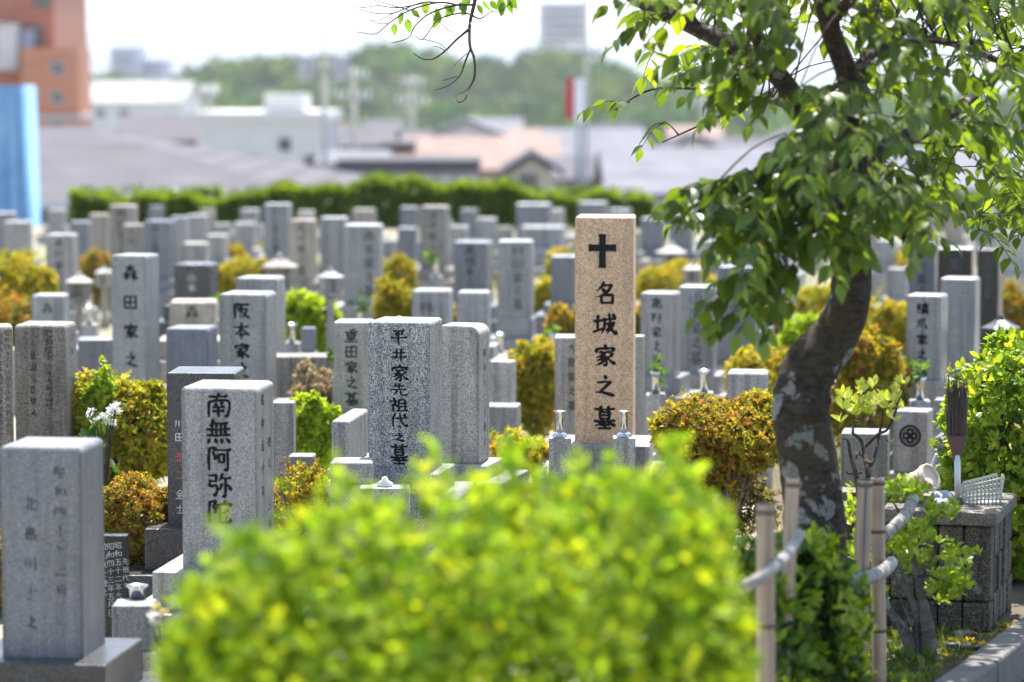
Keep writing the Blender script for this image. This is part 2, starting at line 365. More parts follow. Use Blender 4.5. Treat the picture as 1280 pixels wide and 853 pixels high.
# ------------------------------------------------------------------ brush lettering (strokes on a 100 x 100 square, y down)
# h horizontal, v vertical, p left sweep, n right sweep, d dot, k ends in a hook, c corner line
GLYPH = {
'平': "h22,18 78,15;d32,27 40,40;p70,26 60,42;h8,55 92,51;v50,17 50,96",
'井': "h15,35 85,31;h6,65 94,61;p38,12 37,60 20,92;v64,10 64,95",
'家': "d49,3 53,14;d16,18 12,34;k14,22 86,19 78,32;h28,36 72,34;p52,36 35,50 12,60;k38,46 55,62 56,88 42,91;p46,54 30,66 12,74;p52,66 34,82 8,92;p82,42 74,52 62,58;n58,52 74,74 96,87",
'先': "p32,8 28,22 16,34;h28,22 80,19;v52,5 52,46;h8,48 92,45;p38,48 34,72 8,94;k60,47 60,82 70,90 90,88 92,74",
'祖': "d22,5 30,14;h8,26 40,24;p40,24 28,44 6,62;v25,44 25,95;d32,46 42,56;v54,16 54,86;c54,17 86,15 86,86;h56,38 84,37;h56,60 84,59;h42,88 98,86",
'代': "p34,6 24,30 6,50;v24,34 24,95;h38,38 94,31;k58,6 64,50 78,80 94,88 95,70;d76,8 86,18",
'々': "p45,10 38,30 20,48;k40,26 74,24 48,62;d40,56 62,80",
'之': "d46,3 56,14;c20,32 76,29 30,72;n10,74 40,76 95,90",
'墓': "h8,14 92,12;v34,4 33,24;v66,4 67,24;v30,28 30,56;c30,28 70,27 70,56;h32,41 69,40;h31,55 69,54;h6,66 94,63;p42,58 30,76 4,88;n58,60 72,76 97,86;h32,82 68,81;v50,72 50,95;h24,97 76,96",
'南': "h14,16 86,13;p52,2 46,16 38,32;v14,36 12,95;k14,36 88,33 86,86 72,92;d36,42 42,52;p64,40 58,52;h28,58 72,56;h28,73 72,71;v50,56 50,95",
'無': "p28,3 22,18 8,30;h24,16 86,13;h5,40 95,36;h5,63 95,60;v24,20 24,62;v41,18 41,62;v59,18 59,62;v76,17 76,62;d16,74 8,92;d36,74 40,90;d58,74 63,90;d78,72 92,90",
'阿': "k12,10 36,9 26,28 38,44 24,54;v12,10 12,96;h44,16 97,13;v50,34 50,64;c50,34 70,33 70,62;h50,63 70,62;k84,15 84,87 70,92",
'弥': "c10,12 38,11 38,32;h14,33 38,32;v14,33 12,54;k12,54 40,53 38,84 22,90;p62,5 56,22 44,38;h58,22 94,19;k74,22 74,87 62,92;p60,44 54,62 44,72;n82,44 88,54 97,68",
'陀': "k12,10 36,9 26,28 38,44 24,54;v12,10 12,95;d68,4 72,14;d46,18 43,32;k46,20 94,18 88,30;p84,42 70,52 52,58;k52,36 52,82 62,90 90,88 93,72",
'名': "p44,4 34,22 12,42;h42,16 78,14;p78,14 56,46 8,70;d34,28 50,42;v36,58 36,95;c36,58 82,56 82,95;h36,90 82,89",
'城': "h4,36 36,33;v20,12 20,74;h2,82 38,68;h40,28 96,24;p48,30 46,66 32,94;h50,48 66,47;k66,47 65,72 56,74;k68,6 74,50 84,80 96,90 97,72;p88,40 78,66 56,92;d80,6 90,16",
'森': "h22,16 78,14;v50,2 50,46;p48,18 36,32 16,42;n52,18 64,32 86,42;h4,58 46,56;v25,46 25,96;p24,60 16,76 2,88;d28,62 42,78;h54,58 96,56;v75,46 75,96;p74,60 64,76 52,86;n77,60 86,76 99,86",
'田': "v14,16 14,92;c14,16 86,14 86,92;h15,52 85,50;v50,16 50,86;h14,87 86,86",
'阪': "k12,10 36,9 26,28 38,44 24,54;v12,10 12,95;h44,14 94,11;p50,14 48,60 34,94;h52,40 84,38;p84,38 70,72 42,94;n54,48 72,76 98,92",
'本': "h8,28 92,25;v50,4 50,97;p48,28 32,56 5,76;n52,28 68,56 97,76;h32,74 68,73",
'重': "p74,4 50,10 24,12;h6,24 94,22;v22,34 22,64;c22,34 78,33 78,64;h24,48 77,47;h23,63 77,62;v50,10 50,94;h16,78 84,77;h4,95 96,94",
'川': "p18,12 17,55 6,92;v48,18 48,80;v82,10 82,95",
'高': "d50,2 52,12;h8,18 92,16;v32,26 32,42;c32,26 68,25 68,42;h32,42 68,41;v14,52 14,96;k14,52 86,50 86,90 76,94;v36,64 36,84;c36,64 64,63 64,84;h36,83 64,82",
'村': "h4,30 46,28;v25,6 25,95;p24,32 16,54 4,70;d28,40 40,54;h50,32 98,29;k80,6 80,88 68,92;d58,46 68,62",
'橋': "h2,30 38,28;v20,6 20,95;p19,32 12,54 2,68;d24,40 34,52;p86,4 66,10 50,12;h44,22 98,20;p68,20 58,34 42,44;n72,20 82,32 98,40;v58,40 58,52;c58,40 82,39 82,52;v46,60 46,96;k46,60 96,58 96,90 88,94;c60,72 82,71 82,86;h60,86 82,85",
'爪': "p80,6 50,14 22,16;p22,16 20,60 4,92;v46,16 46,82;n60,16 74,60 97,90",
'昭': "v10,16 10,80;c10,16 36,15 36,80;h10,48 36,47;h10,79 36,78;c46,14 90,13 84,42;p64,14 58,34 44,46;v52,58 52,92;c52,58 88,57 88,92;h52,90 88,89",
'和': "p40,6 26,14 10,16;h4,34 48,31;v27,14 27,95;p26,36 16,58 2,72;d30,42 44,58;v58,30 58,80;c58,30 92,29 92,80;h58,77 92,76",
'四': "v10,22 10,86;c10,22 90,20 90,86;p38,22 36,50 22,62;k60,22 60,54 80,56;h12,84 90,83",
'十': "h6,44 94,40;v50,6 50,96",
'三': "h18,18 82,15;h24,50 76,48;h5,86 95,83",
'二': "h20,25 80,22;h5,80 95,77",
'五': "h14,14 86,12;v48,14 40,86;c22,46 76,44 74,86;h4,88 96,86",
'年': "p30,4 22,20 8,34;h28,20 84,18;h28,44 82,42;v30,44 30,66;h4,68 96,65;v56,20 56,97",
'月': "p24,10 24,60 8,94;k24,10 80,9 80,88 68,92;h26,36 78,35;h26,60 78,59",
'日': "v22,10 22,92;c22,10 78,9 78,92;h22,50 78,49;h22,88 78,87",
'吉': "h10,22 90,19;v50,4 50,44;h22,46 78,44;v28,60 28,94;c28,60 72,59 72,94;h28,91 72,90",
'大': "h8,36 92,33;p50,6 44,50 8,94;n52,38 68,70 97,92",
'久': "p44,6 34,30 12,50;h40,24 74,22;p74,22 56,64 10,94;n50,46 68,74 96,92",
'建': "k10,16 34,15 16,46 34,46;p34,46 26,72 6,94;n10,60 30,82 96,94;h46,16 86,14;h38,32 94,30;h46,46 86,44;h42,60 90,58;v66,4 66,84",
'林': "h4,30 46,28;v26,6 26,95;p25,32 16,54 3,70;d28,40 42,56;h54,30 96,28;v75,6 75,95;p74,32 64,56 52,72;n77,32 86,56 99,76",
'島': "p48,2 40,10;v24,12 24,60;c24,12 74,11 74,42;h26,27 74,26;h26,42 74,41;h10,58 94,55;k92,56 90,88 78,92;v22,70 22,88;h22,88 70,87;v46,64 46,86;v70,68 70,87",
'上': "v46,8 46,84;h48,40 82,38;h5,88 95,86",
'山': "v50,8 50,84;v14,36 14,88;v86,34 86,92;h14,87 86,86",
'小': "k52,8 52,88 40,92;p28,34 22,54 8,72;n70,32 80,48 94,68",
'北': "v38,8 38,90;h8,36 38,34;h4,80 38,66;p92,26 76,38 60,46;k60,8 60,80 68,90 90,88 94,70",
'村2': "h6,30 94,28;v50,4 50,96",
'一': "h5,50 95,46",
'士': "h8,36 92,33;v50,6 50,88;h18,90 82,88",
'木': "h8,30 92,27;v50,4 50,96;p48,30 32,56 5,78;n52,30 68,56 97,78",
'泰': "h14,14 86,12;h22,27 78,25;h4,40 96,38;p50,2 40,34 6,62;n54,30 70,50 96,62;k50,50 50,92 42,94;d30,60 38,68;p36,76 20,90;d68,58 60,68;n56,70 80,88",
'金': "p50,2 34,24 4,44;n50,2 66,24 97,44;h28,40 72,39;h16,58 84,57;v50,40 50,92;d28,66 36,82;p74,64 66,80;h5,94 95,93",
}
PROF = {'h': ((0, .75), (.12, .85), (.5, .62), (.85, .8), (.95, 1.15), (1, .45)), 'v': ((0, .6), (.06, 1.15), (.3, .9), (.85, .95), (1, .55)),
        'p': ((0, .6), (.1, 1.15), (.5, .9), (1, .10)), 'n': ((0, .30), (.5, .85), (.8, 1.35), (1, .10)),
        'd': ((0, .25), (.6, 1.25), (.9, 1.15), (1, .5)), 'k': ((0, .75), (.1, .95), (.5, .85), (.82, 1.1), (1, .10)),
        'c': ((0, .75), (.3, .75), (.5, 1.05), (.9, .95), (1, .6))}
def strokes(ch):
    """list of (samples Nx2, half widths N) in the unit square, y down"""
    out = []
    for s in GLYPH[ch].split(';'):
        k = s[0]; pts = [tuple(float(a) / 100 for a in q.split(',')) for q in s[1:].split()]
        P = np.array(pts)
        if k == 'c' or len(P) == 2:
            seg = np.r_[0, np.cumsum(np.linalg.norm(np.diff(P, axis=0), axis=1))]
            u = np.linspace(0, 1, 13); Q = np.c_[np.interp(u * seg[-1], seg, P[:, 0]), np.interp(u * seg[-1], seg, P[:, 1])]
            if len(P) == 2:       # a hand-made bow
                t = (P[1] - P[0]); nrm = np.array([-t[1], t[0]]); Q = Q + np.outer(np.sin(u * math.pi), nrm) * .03
        else:
            Q = np.array([[p.x, p.y] for p in smooth_path([(a, b, 0) for a, b in pts], max(4, 12 // (len(pts) - 1)))])
            u = np.linspace(0, 1, len(Q))
        pr = PROF[k]; wd = np.interp(u, [a for a, b in pr], [b for a, b in pr])
        out.append((Q, wd))
    return out
_sc = {}
def strokes_c(ch):
    if ch not in _sc: _sc[ch] = strokes(ch)
    return _sc[ch]
def ribbon_text(name, cols, mat, parent, hw=.05, off=.0012, split=False, loc=(0, 0, 0), rot=0):
    """painted characters lying on a stone face; cols = list of (text, x, ztop, size, pitch[, aspect]) on the plane y = 0"""
    V, F = [], []
    lay = 0; made = None
    def flush(nm):
        nonlocal V, F, made
        if V:
            made = mesh(nm, V, F, mat, parent); made.location = loc; made.rotation_euler = (0, 0, rot)
        V, F = [], []
    for col in cols:
        text, x, zt, size, pitch = col[:5]; asp = col[5] if len(col) > 5 else 1.0
        for i, ch in enumerate(text):
            if ch == ' ': continue
            for Q, wd in strokes_c(ch):
                lay = (lay + 1) % 12; n = len(Q); t = np.gradient(Q, axis=0)
                t /= np.maximum(np.linalg.norm(t, axis=1, keepdims=True), 1e-6); nr = np.c_[-t[:, 1], t[:, 0]]
                L = Q + nr * (wd * hw)[:, None]; Rr = Q - nr * (wd * hw)[:, None]; b = len(V)
                for a in (L, Rr):
                    for q in a: V.append((x + (q[0] - .5) * size, -off - lay * 4e-5, zt - i * pitch - q[1] * size * asp))
                for j in range(n - 1): F.append((b + j, b + j + 1, b + n + j + 1, b + n + j))
            if split: flush('character')
    flush(name)
    if made is not None and not split: made['kind'] = 'stuff'
    return made

def pillar_mesh(w, dp, h, bev, style):
    """the upright stone, base at z = 0, front towards -Y"""
    if style == 'round':            # shoulders rounded across the front
        r = w * .2; prof = [(-w / 2, 0), (w / 2, 0), (w / 2, h - r)]
        prof += [(w / 2 - r + r * math.cos(a), h - r + r * math.sin(a)) for a in np.linspace(.2, math.pi / 2, 6)]
        prof += [(-w / 2 + r - r * math.sin(a), h - r + r * math.cos(a)) for a in np.linspace(0, math.pi / 2 - .2, 6)]
        prof += [(-w / 2, h - r)]
        bm = bmesh.new()
        a = [bm.verts.new((x, -dp / 2, z)) for x, z in prof]; b = [bm.verts.new((x, dp / 2, z)) for x, z in prof]
        bm.faces.new(a); bm.faces.new(b[::-1])
        for i in range(len(a)): bm.faces.new((a[i], b[i], b[(i + 1) % len(a)], a[(i + 1) % len(a)]))
        bmesh.ops.recalc_face_normals(bm, faces=bm.faces)
        es = [e for e in bm.edges if len(e.link_faces) == 2 and e.calc_face_angle() > .7]
        bmesh.ops.bevel(bm, geom=es, offset=bev * .6, segments=2, affect='EDGES')
        return bm
    bm = bmesh.new(); bmesh.ops.create_cube(bm, size=1)
    for v in bm.verts: v.co = Vector((v.co.x * w, v.co.y * dp, (v.co.z + .5) * h))
    top = [e for e in bm.edges if all(v.co.z > h * .9 for v in e.verts)]
    bmesh.ops.bevel(bm, geom=top, offset=bev * 2, segments=4, profile=.5, affect='EDGES')
    ver = [e for e in bm.edges if abs(e.verts[0].co.z - e.verts[1].co.z) > h * .6]
    bmesh.ops.bevel(bm, geom=ver, offset=bev * .5, segments=2, affect='EDGES')
    if style == 'peak':
        for v in bm.verts:
            if v.co.z > h * .98 and abs(v.co.x) < w * .3: pass
    return bm
def carve(bm, w, dp, h, cols, hw, cell, depth, mat, matink, parent):
    """cut characters into the front face: the face becomes a fine grid pressed in along the strokes;
       the cut cells are the inscription, the rest stays with the pillar"""
    ff = [f for f in bm.faces if f.normal.y < -.99 and f.calc_area() > w * h * .4]
    xs = [v.co.x for f in ff for v in f.verts]; zs = [v.co.z for f in ff for v in f.verts]
    x0, x1, z0, z1 = min(xs), max(xs), min(zs), max(zs)
    bmesh.ops.delete(bm, geom=ff, context='FACES')
    nx, nz = max(4, int((x1 - x0) / cell)), max(4, int((z1 - z0) / cell))
    X, Z = np.meshgrid(np.linspace(x0, x1, nx + 1), np.linspace(z0, z1, nz + 1))
    D = np.full(X.shape, 0.0); OWN = np.full(X.shape, -1); own = -1
    for col in cols:
        text, cx, zt, size, pitch = col[:5]; asp = col[5] if len(col) > 5 else 1.0
        for i, ch in enumerate(text):
            own += 1
            if ch == ' ': continue
            oz = zt - i * pitch; ox = cx - size / 2
            for Q, wd in strokes_c(ch):
                P = np.c_[ox + Q[:, 0] * size, oz - Q[:, 1] * size * asp]; hwv = wd * hw * size
                # densify
                u = np.linspace(0, len(P) - 1, len(P) * 4); k = np.arange(len(P))
                P = np.c_[np.interp(u, k, P[:, 0]), np.interp(u, k, P[:, 1])]; hwv = np.interp(u, k, hwv)
                m = .01
                ia = np.where((X[0] > P[:, 0].min() - m) & (X[0] < P[:, 0].max() + m))[0]
                ib = np.where((Z[:, 0] > P[:, 1].min() - m) & (Z[:, 0] < P[:, 1].max() + m))[0]
                if len(ia) == 0 or len(ib) == 0: continue
                sx = X[ib[0]:ib[-1] + 1, ia[0]:ia[-1] + 1]; sz = Z[ib[0]:ib[-1] + 1, ia[0]:ia[-1] + 1]
                dd = np.full(sx.shape, -1.0)
                for (qx, qz), hh in zip(P, hwv): dd = np.maximum(dd, hh - np.hypot(sx - qx, sz - qz))
                sub = D[ib[0]:ib[-1] + 1, ia[0]:ia[-1] + 1]
                so_ = OWN[ib[0]:ib[-1] + 1, ia[0]:ia[-1] + 1]; so_[dd > sub] = own
                np.maximum(sub, dd, out=sub)
    D[0, :] = D[-1, :] = 0; D[:, 0] = D[:, -1] = 0
    Y = -dp / 2 + np.minimum(depth, D * 1.4)
    V = np.stack([X, Y, Z], -1).reshape(-1, 3)
    ii = np.arange((nx + 1) * (nz + 1)).reshape(nz + 1, nx + 1)
    q = np.stack([ii[:-1, :-1], ii[:-1, 1:], ii[1:, 1:], ii[1:, :-1]], -1).reshape(-1, 4)
    dc = (D[:-1, :-1] + D[1:, 1:] + D[:-1, 1:] + D[1:, :-1]).reshape(-1) / 4
    cut = dc > cell * (.4 if cell < .003 else .1)
    own_c = np.maximum.reduce([OWN[:-1, :-1], OWN[1:, 1:], OWN[:-1, 1:], OWN[1:, :-1]]).reshape(-1)
    def sub(name, sel, mt, par):
        f = q[sel]; un, inv = np.unique(f, return_inverse=True)
        return mesh(name, V[un].tolist(), inv.reshape(-1, 4).tolist(), mt, par)
    me = bpy.data.meshes.new('pillar'); bm.to_mesh(me); bm.free()
    # join the plain grid with the rest of the pillar
    v0 = [tuple(v.co) for v in me.vertices]; f0 = [tuple(p.vertices) for p in me.polygons]
    f = q[~cut]; un, inv = np.unique(f, return_inverse=True)
    b = len(v0)
    po = mesh('pillar', v0 + V[un].tolist(), f0 + (inv.reshape(-1, 4) + b).tolist(), mat, parent)
    for k in np.unique(own_c[cut]): sub('character', cut & (own_c == k), matink, po)
    return po

STONES = []
def stone(x0, x1, side, yt, yb, d, mat, label, text=None, ink='inkgrey', style='flat', size=None, pitch=None, tx=.0, tz=.06, hw=.055,
          bev=None, cell=None, bases=None, side_text=None, cols=None, group='gravestones of the cemetery', fine=None, name='gravestone', depth_ratio=1.0, bmat=None, asp=1.0):
    """a gravestone whose upright fills photo pixels x0..x1, yt..yb at distance d; side = pixels of its right face"""
    fr = (x1 - x0) - side; beta = math.atan(((x0 + x1) / 2 - 640) / FPX)
    ph = math.atan2(side, max(fr, 1)); a = -(ph + beta)
    wpx = fr / math.cos(ph); wd = wpx * mpp(d); dp = wd * depth_ratio
    p = at((x0 + x1) / 2, yb, d); t = at((x0 + x1) / 2, yt, d)
    h = t.z - p.z
    dc = d + dp * .5
    c = Vector((p.x * dc / d, dc, 0))
    e = empty(name, (c.x, c.y, 0), a, label, 'gravestone', group)
    zb = max(p.z, .05)
    bev = bev or min(.012, wd * .045)
    bm = pillar_mesh(wd, dp, h, bev, style)
    C = []
    if text:
        n = len(text); sz = size * wd if size else min(.42 * wd, h * .82 / n * .95)
        pt = pitch * wd if pitch else min(sz * 1.12, h * .84 / n)
        C.append((text, tx * wd, h * (1 - tz), sz, pt, asp))
    if cols:
        for cc in cols: C.append((cc[0], cc[1] * wd, h * (1 - cc[2]), cc[3] * wd, cc[4] * wd) + tuple(cc[5:]))
    if cell:
        po = carve(bm, wd, dp, h, C, hw, cell, .006, M[mat], M[ink], e)
        po.location = (0, 0, zb)
    else:
        po = bmobj('pillar', bm, M[mat], e, loc=(0, 0, zb))
        if C:
            ribbon_text('inscription', C, M[ink], po, hw, split=bool(text) and not cols, loc=(0, -dp / 2, 0))
    if side_text:
        r = ribbon_text('side_inscription', [(tt, cx * dp, h * (1 - zt), s_ * wd, p_ * wd) for tt, cx, zt, s_, p_ in side_text], M['inkgrey'], po, hw, loc=(wd / 2, 0, 0), rot=R(90))
    # base stones
    B = bases or [(1.5, .42), (2.2, 9)]
    z = zb; k = 0
    for kx, hh in B:
        hb = min(hh * wd, z + .02) if hh < 9 else z + .02
        if z < .03: break
        if hh < 9 and z - hb < .06: hb = z + .02
        bb = bbox(wd * kx, dp * kx, hb, z - hb, .006, 2)
        bmobj('upper_base' if k == 0 else 'lower_base', bb, M[bmat or mat], e)
        z -= hb; k += 1
    STONES.append((c.x, c.y, wd * 1.3))
    e['w'] = wd
    return e
FINEN = 0
# ------------------------------------------------------------------ leaves
LEAF_BIG = (np.array([(0, 0, 0), (-.22, .2, .06), (0, .22, 0), (.22, .2, .06), (-.30, .48, .05), (0, .5, -.03), (.30, .48, .05), (-.17, .78, -.05), (0, .8, -.1), (.17, .78, -.05), (0, 1.06, -.2)]),
            [(0, 2, 1), (0, 3, 2), (1, 2, 5, 4), (2, 3, 6, 5), (4, 5, 8, 7), (5, 6, 9, 8), (7, 8, 10), (8, 9, 10)])
LEAF_OVAL = (np.array([(0, 0, 0), (-.22, .4, .05), (0, .45, 0), (.22, .4, .05), (-.2, .75, .03), (.2, .75, .03), (0, 1, -.05)]),
             [(0, 2, 1), (0, 3, 2), (1, 2, 4), (2, 3, 5), (4, 2, 6), (2, 5, 6)])
LEAF_S = (np.array([(0, 0, 0), (-.26, .5, .08), (0, 1, 0), (.26, .5, .08)]), [(0, 2, 1), (0, 3, 2)])
BLADE = (np.array([(-.02, 0, 0), (.02, 0, 0), (.014, .6, -.05), (-.014, .6, -.05), (0, 1, -.22)]), [(0, 1, 2, 3), (3, 2, 4)])
def unit(a): return a / np.maximum(np.linalg.norm(a, axis=-1, keepdims=True), 1e-9)
def leaf_mesh(name, tmpl, pos, axis, nor, size, col, mat, parent=None, loc=(0, 0, 0), kind='stuff'):
    tv, tf = tmpl; n = len(pos); nv = len(tv)
    ax = unit(axis); xr = unit(np.cross(ax, nor)); nn = np.cross(xr, ax)
    V = (pos[:, None, :] + size[:, None, None] * (tv[None, :, 0:1] * xr[:, None, :] + tv[None, :, 1:2] * ax[:, None, :] + tv[None, :, 2:3] * nn[:, None, :])) - np.array(loc)
    V = V.reshape(-1, 3)
    li = np.concatenate([np.array(f) for f in tf]); ln = np.array([len(f) for f in tf])
    loops = (li[None, :] + (np.arange(n) * nv)[:, None]).reshape(-1)
    tot = np.tile(ln, n); st = np.r_[0, np.cumsum(tot)[:-1]]
    me = bpy.data.meshes.new(name)
    me.vertices.add(len(V)); me.vertices.foreach_set('co', V.astype(np.float32).ravel())
    me.loops.add(len(loops)); me.loops.foreach_set('vertex_index', loops.astype(np.int32))
    me.polygons.add(len(tot)); me.polygons.foreach_set('loop_start', st.astype(np.int32))
    me.update(calc_edges=True)
    ca = me.color_attributes.new('Col', 'FLOAT_COLOR', 'POINT')
    cc = np.ones((n, nv, 4)); cc[:, :, :3] = col[:, None, :]
    ca.data.foreach_set('color', cc.astype(np.float32).ravel())
    me.materials.append(mat); me.validate()
    o = bpy.data.objects.new(name, me); o.location = loc if parent is None else (0, 0, 0)
    if kind: o['kind'] = kind
    return link(o, parent)
def rosettes(sp, ax, k, spread, size, sj=.25):
    """k leaves round every shoot tip"""
    n = len(sp); pos = np.repeat(sp, k, 0); a = np.repeat(unit(ax), k, 0)
    r = unit(rng.normal(size=(n * k, 3))); perp = unit(r - (r * a).sum(1, keepdims=True) * a)
    th = rng.normal(spread, .25, n * k)[:, None]
    d = a * np.cos(th) + perp * np.sin(th); nor = a * np.sin(th) - perp * np.cos(th)
    s = size * np.clip(rng.normal(1, sj, n * k), .45, 1.7)
    pos = pos - a * (rng.random((n * k, 1)) * size * .8)
    return pos, d, nor + rng.normal(0, .25, nor.shape), s
def palette(n, cols, k=1, wts=None):
    c = np.array(cols, float); i = rng.choice(len(c), n, p=wts); o = c[i] * (1 + rng.normal(0, .12, (n, 1)))
    return np.clip(np.repeat(o, k, 0) * (1 + rng.normal(0, .06, (n * k, 1))), .004, .9)
PAL = {
 'lime': [(.25, .35, .025), (.31, .40, .03), (.17, .28, .02), (.12, .21, .018), (.36, .43, .035)],
 'green': [(.06, .12, .018), (.07, .14, .02), (.10, .18, .02), (.035, .08, .015)],
 'cherry': [(.065, .115, .016), (.08, .135, .018), (.11, .175, .022), (.05, .09, .016)],
 'azgold': [(.40, .34, .03), (.32, .31, .03), (.42, .29, .03), (.23, .25, .03)],
 'azrust': [(.34, .15, .04), (.33, .25, .03), (.40, .28, .04), (.25, .22, .03), (.17, .18, .03)],
 'azgreen': [(.34, .35, .03), (.28, .30, .03), (.44, .38, .03), (.20, .22, .03), (.36, .24, .03)],
 'grass': [(.30, .42, .03), (.38, .46, .04), (.22, .34, .03)],
 'grassdull': [(.10, .16, .025), (.14, .19, .03), (.16, .17, .05), (.07, .12, .02)],
 'dull': [(.16, .15, .05), (.20, .16, .08), (.12, .13, .04), (.25, .20, .06)],
 'dry': [(.30, .24, .20), (.24, .19, .16), (.36, .30, .26)],
 'hedge': [(.13, .20, .02), (.17, .24, .022), (.08, .14, .015)],
}
def shell_points(n, c, rad, lob=10, amp=.22, inner=.3, zmin=.0, flat=.0, pw=6, stray=.07, ids=False):
    d = unit(rng.normal(size=(n, 3))); L = unit(rng.normal(size=(lob, 3))); la = rng.uniform(.3, 1, lob) * amp
    q = np.clip(d @ L.T, 0, 1) ** pw
    r = 1 - amp * .5 + (q * la).max(1) - inner * rng.random(n) ** 1.7 + (rng.random(n) < stray) * rng.random(n) * .16
    if flat: d[:, 2] = np.clip(d[:, 2], -1, 1)
    e = 1.0
    p = np.array(c) + d * np.array(rad) * r[:, None]
    k = p[:, 2] > zmin
    if ids: return p[k], unit(d / np.array(rad))[k], q.argmax(1)[k], q.max(1)[k]
    return p[k], unit(d / np.array(rad))[k]
def bush(name, label, c, rad, n, leaf, pal, k=6, tmpl=LEAF_S, mat='leafdull', stems=6, stemmat='greytwig', cat='shrub', group=None, lob=14, amp=.25, inner=.35, spread=.9, stemr=.012, up=.5, topcol=None, blobs=None, pw=6, stray=.07, clump=0):
    c = Vector(c); e = empty(name, (c.x, c.y, 0), 0, label, cat, group)
    if blobs:
        parts = [shell_points(int(n * b[2]), b[0], b[1], lob, amp, inner, pw=pw, stray=stray) for b in blobs]
        keep = []
        for i, (p_, o_) in enumerate(parts):      # drop what lies deep inside another lobe
            k_ = np.ones(len(p_), bool)
            for j, b in enumerate(blobs):
                if j != i: k_ &= np.linalg.norm((p_ - np.array(b[0])) / np.array(b[1]), axis=1) > .62
            keep.append((p_[k_], o_[k_]))
        sp = np.concatenate([k[0] for k in keep]); od = np.concatenate([k[1] for k in keep])
    else: sp, od = shell_points(n, c, rad, lob, amp, inner)
    ax = unit(od + np.array([0, 0, up]) + rng.normal(0, .35, od.shape))
    pos, d, nor, s = rosettes(sp, ax, k, spread, leaf)
    col = palette(len(sp), PAL[pal], k)
    if topcol is not None:          # young growth at the tips of the shoots, old leaves further in
        rr = np.linalg.norm((sp - np.array(c)) / np.array(rad), axis=1); young = (rr > .86) & (rng.random(len(sp)) < .75)
        yc = palette(len(sp), PAL[topcol], k); ym = np.repeat(young, k); col[ym] = yc[ym]
    if clump:                       # neighbouring shoots share a tint: some clumps older and greener
        ck = np.floor(sp / clump).astype(int); hs = (np.abs(ck @ np.array([73856093, 19349663, 83492791])) % 1000) / 1000.0
        tint = np.where(hs[:, None] < .4, np.array([[.74, .86, .8]]), np.where(hs[:, None] < .75, np.array([[.9, .95, 1]]), np.array([[1.2, 1.12, 1]])))
        col = np.clip(col * np.repeat(tint, k, 0), .004, .9)
    leaf_mesh('foliage', tmpl, pos, d, nor, s, col, M[mat], e, tuple((c.x, c.y, 0)))
    for i in range(stems):
        g = Geo()
        a = random.uniform(0, 6.28); b0 = Vector((random.uniform(-.15, .15) * rad[0], random.uniform(-.15, .15) * rad[1], -.02))
        tip = Vector((math.cos(a) * rad[0] * random.uniform(.3, .85), math.sin(a) * rad[1] * random.uniform(.3, .85), c.z + rad[2] * random.uniform(.0, .6)))
        mid = b0.lerp(tip, .5) + Vector((random.uniform(-.1, .1) * rad[0], random.uniform(-.1, .1) * rad[1], .08 * rad[2]))
        g.add(tube_geo([b0, mid, tip], [stemr, stemr * .7, stemr * .25], 4, 6))
        for j in range(4):
            q = mid.lerp(tip, random.uniform(0, .8)); o2 = q + Vector((random.uniform(-.35, .35) * rad[0], random.uniform(-.35, .35) * rad[1], random.uniform(.1, .4) * rad[2]))
            g.add(tube_geo([q, q.lerp(o2, .5) + Vector((0, 0, .03)), o2], [stemr * .45, stemr * .35, stemr * .15], 3, 5))
        g.build('stem', M[stemmat], e, True)
    return e
# ------------------------------------------------------------------ the setting
def terr(y):
    return float(np.interp(y, [-60, 46.5, 52, 60, 80, 120, 700, 6000], [0, 0, -2.6, -5, -8.5, -9.5, -12, -14]))
def sheet(name, xs, ys, zf, mat):
    V = [(x, y, zf(x, y)) for y in ys for x in xs]; n = len(xs)
    F = [(j * n + i, j * n + i + 1, (j + 1) * n + i + 1, (j + 1) * n + i) for j in range(len(ys) - 1) for i in range(n - 1)]
    return tag(mesh(name, V, F, mat), kind='structure')
def kerbx(y): return 1.66 + (y - 10.98) * .415          # inner line of the kerb on the right
# the cemetery ground stops at the road; the road runs on the right of the kerb
sheet('ground', [-9000, -300, -60, -20, -8, -4, -2, 0, 1], [-60, 0, 6, 9, 12, 16, 20, 28, 36, 46.5, 52, 60, 80, 120, 300, 700, 2000, 5000, 9900], lambda x, y: terr(y), M['gravel'])
sheet('ground', [1, 1.3], [-60, 0, 3, 6, 9, 10, 11, 12, 14, 46.5, 52, 60, 80, 120, 300, 700, 2000, 5000, 9900], lambda x, y: terr(y), M['gravel'])
yy = [2, 6, 9, 10, 11, 12, 13, 16, 20]
V = []; F = []
for y in yy: V += [(1.3, y, 0), (max(1.3, kerbx(y)), y, 0), (max(1.3, kerbx(y)) + .14, y, -.1), (12, y, -.1)]
tag(mesh('soil_bed', [v for i in range(len(yy)) for v in V[i * 4:i * 4 + 2]], [(2 * i, 2 * i + 1, 2 * i + 3, 2 * i + 2) for i in range(len(yy) - 1)], M['soil']), kind='structure')
road = tag(mesh('road', [v for i in range(len(yy)) for v in V[i * 4 + 2:i * 4 + 4]], [(2 * i, 2 * i + 1, 2 * i + 3, 2 * i + 2) for i in range(len(yy) - 1)], M['asphalt']), kind='structure')
sheet('ground', [1.3, 12, 60, 300, 9000], [20, 28, 36, 46.5, 52, 60, 80, 120, 300, 700, 2000, 5000, 9900], lambda x, y: terr(y), M['gravel'])
sheet('ground', [12, 60, 300, 9000], [-60, 0, 10, 20], lambda x, y: -.1, M['gravel'])
sheet('ground', [1.3, 12], [-60, 0, 2], lambda x, y: -.1, M['asphalt'])
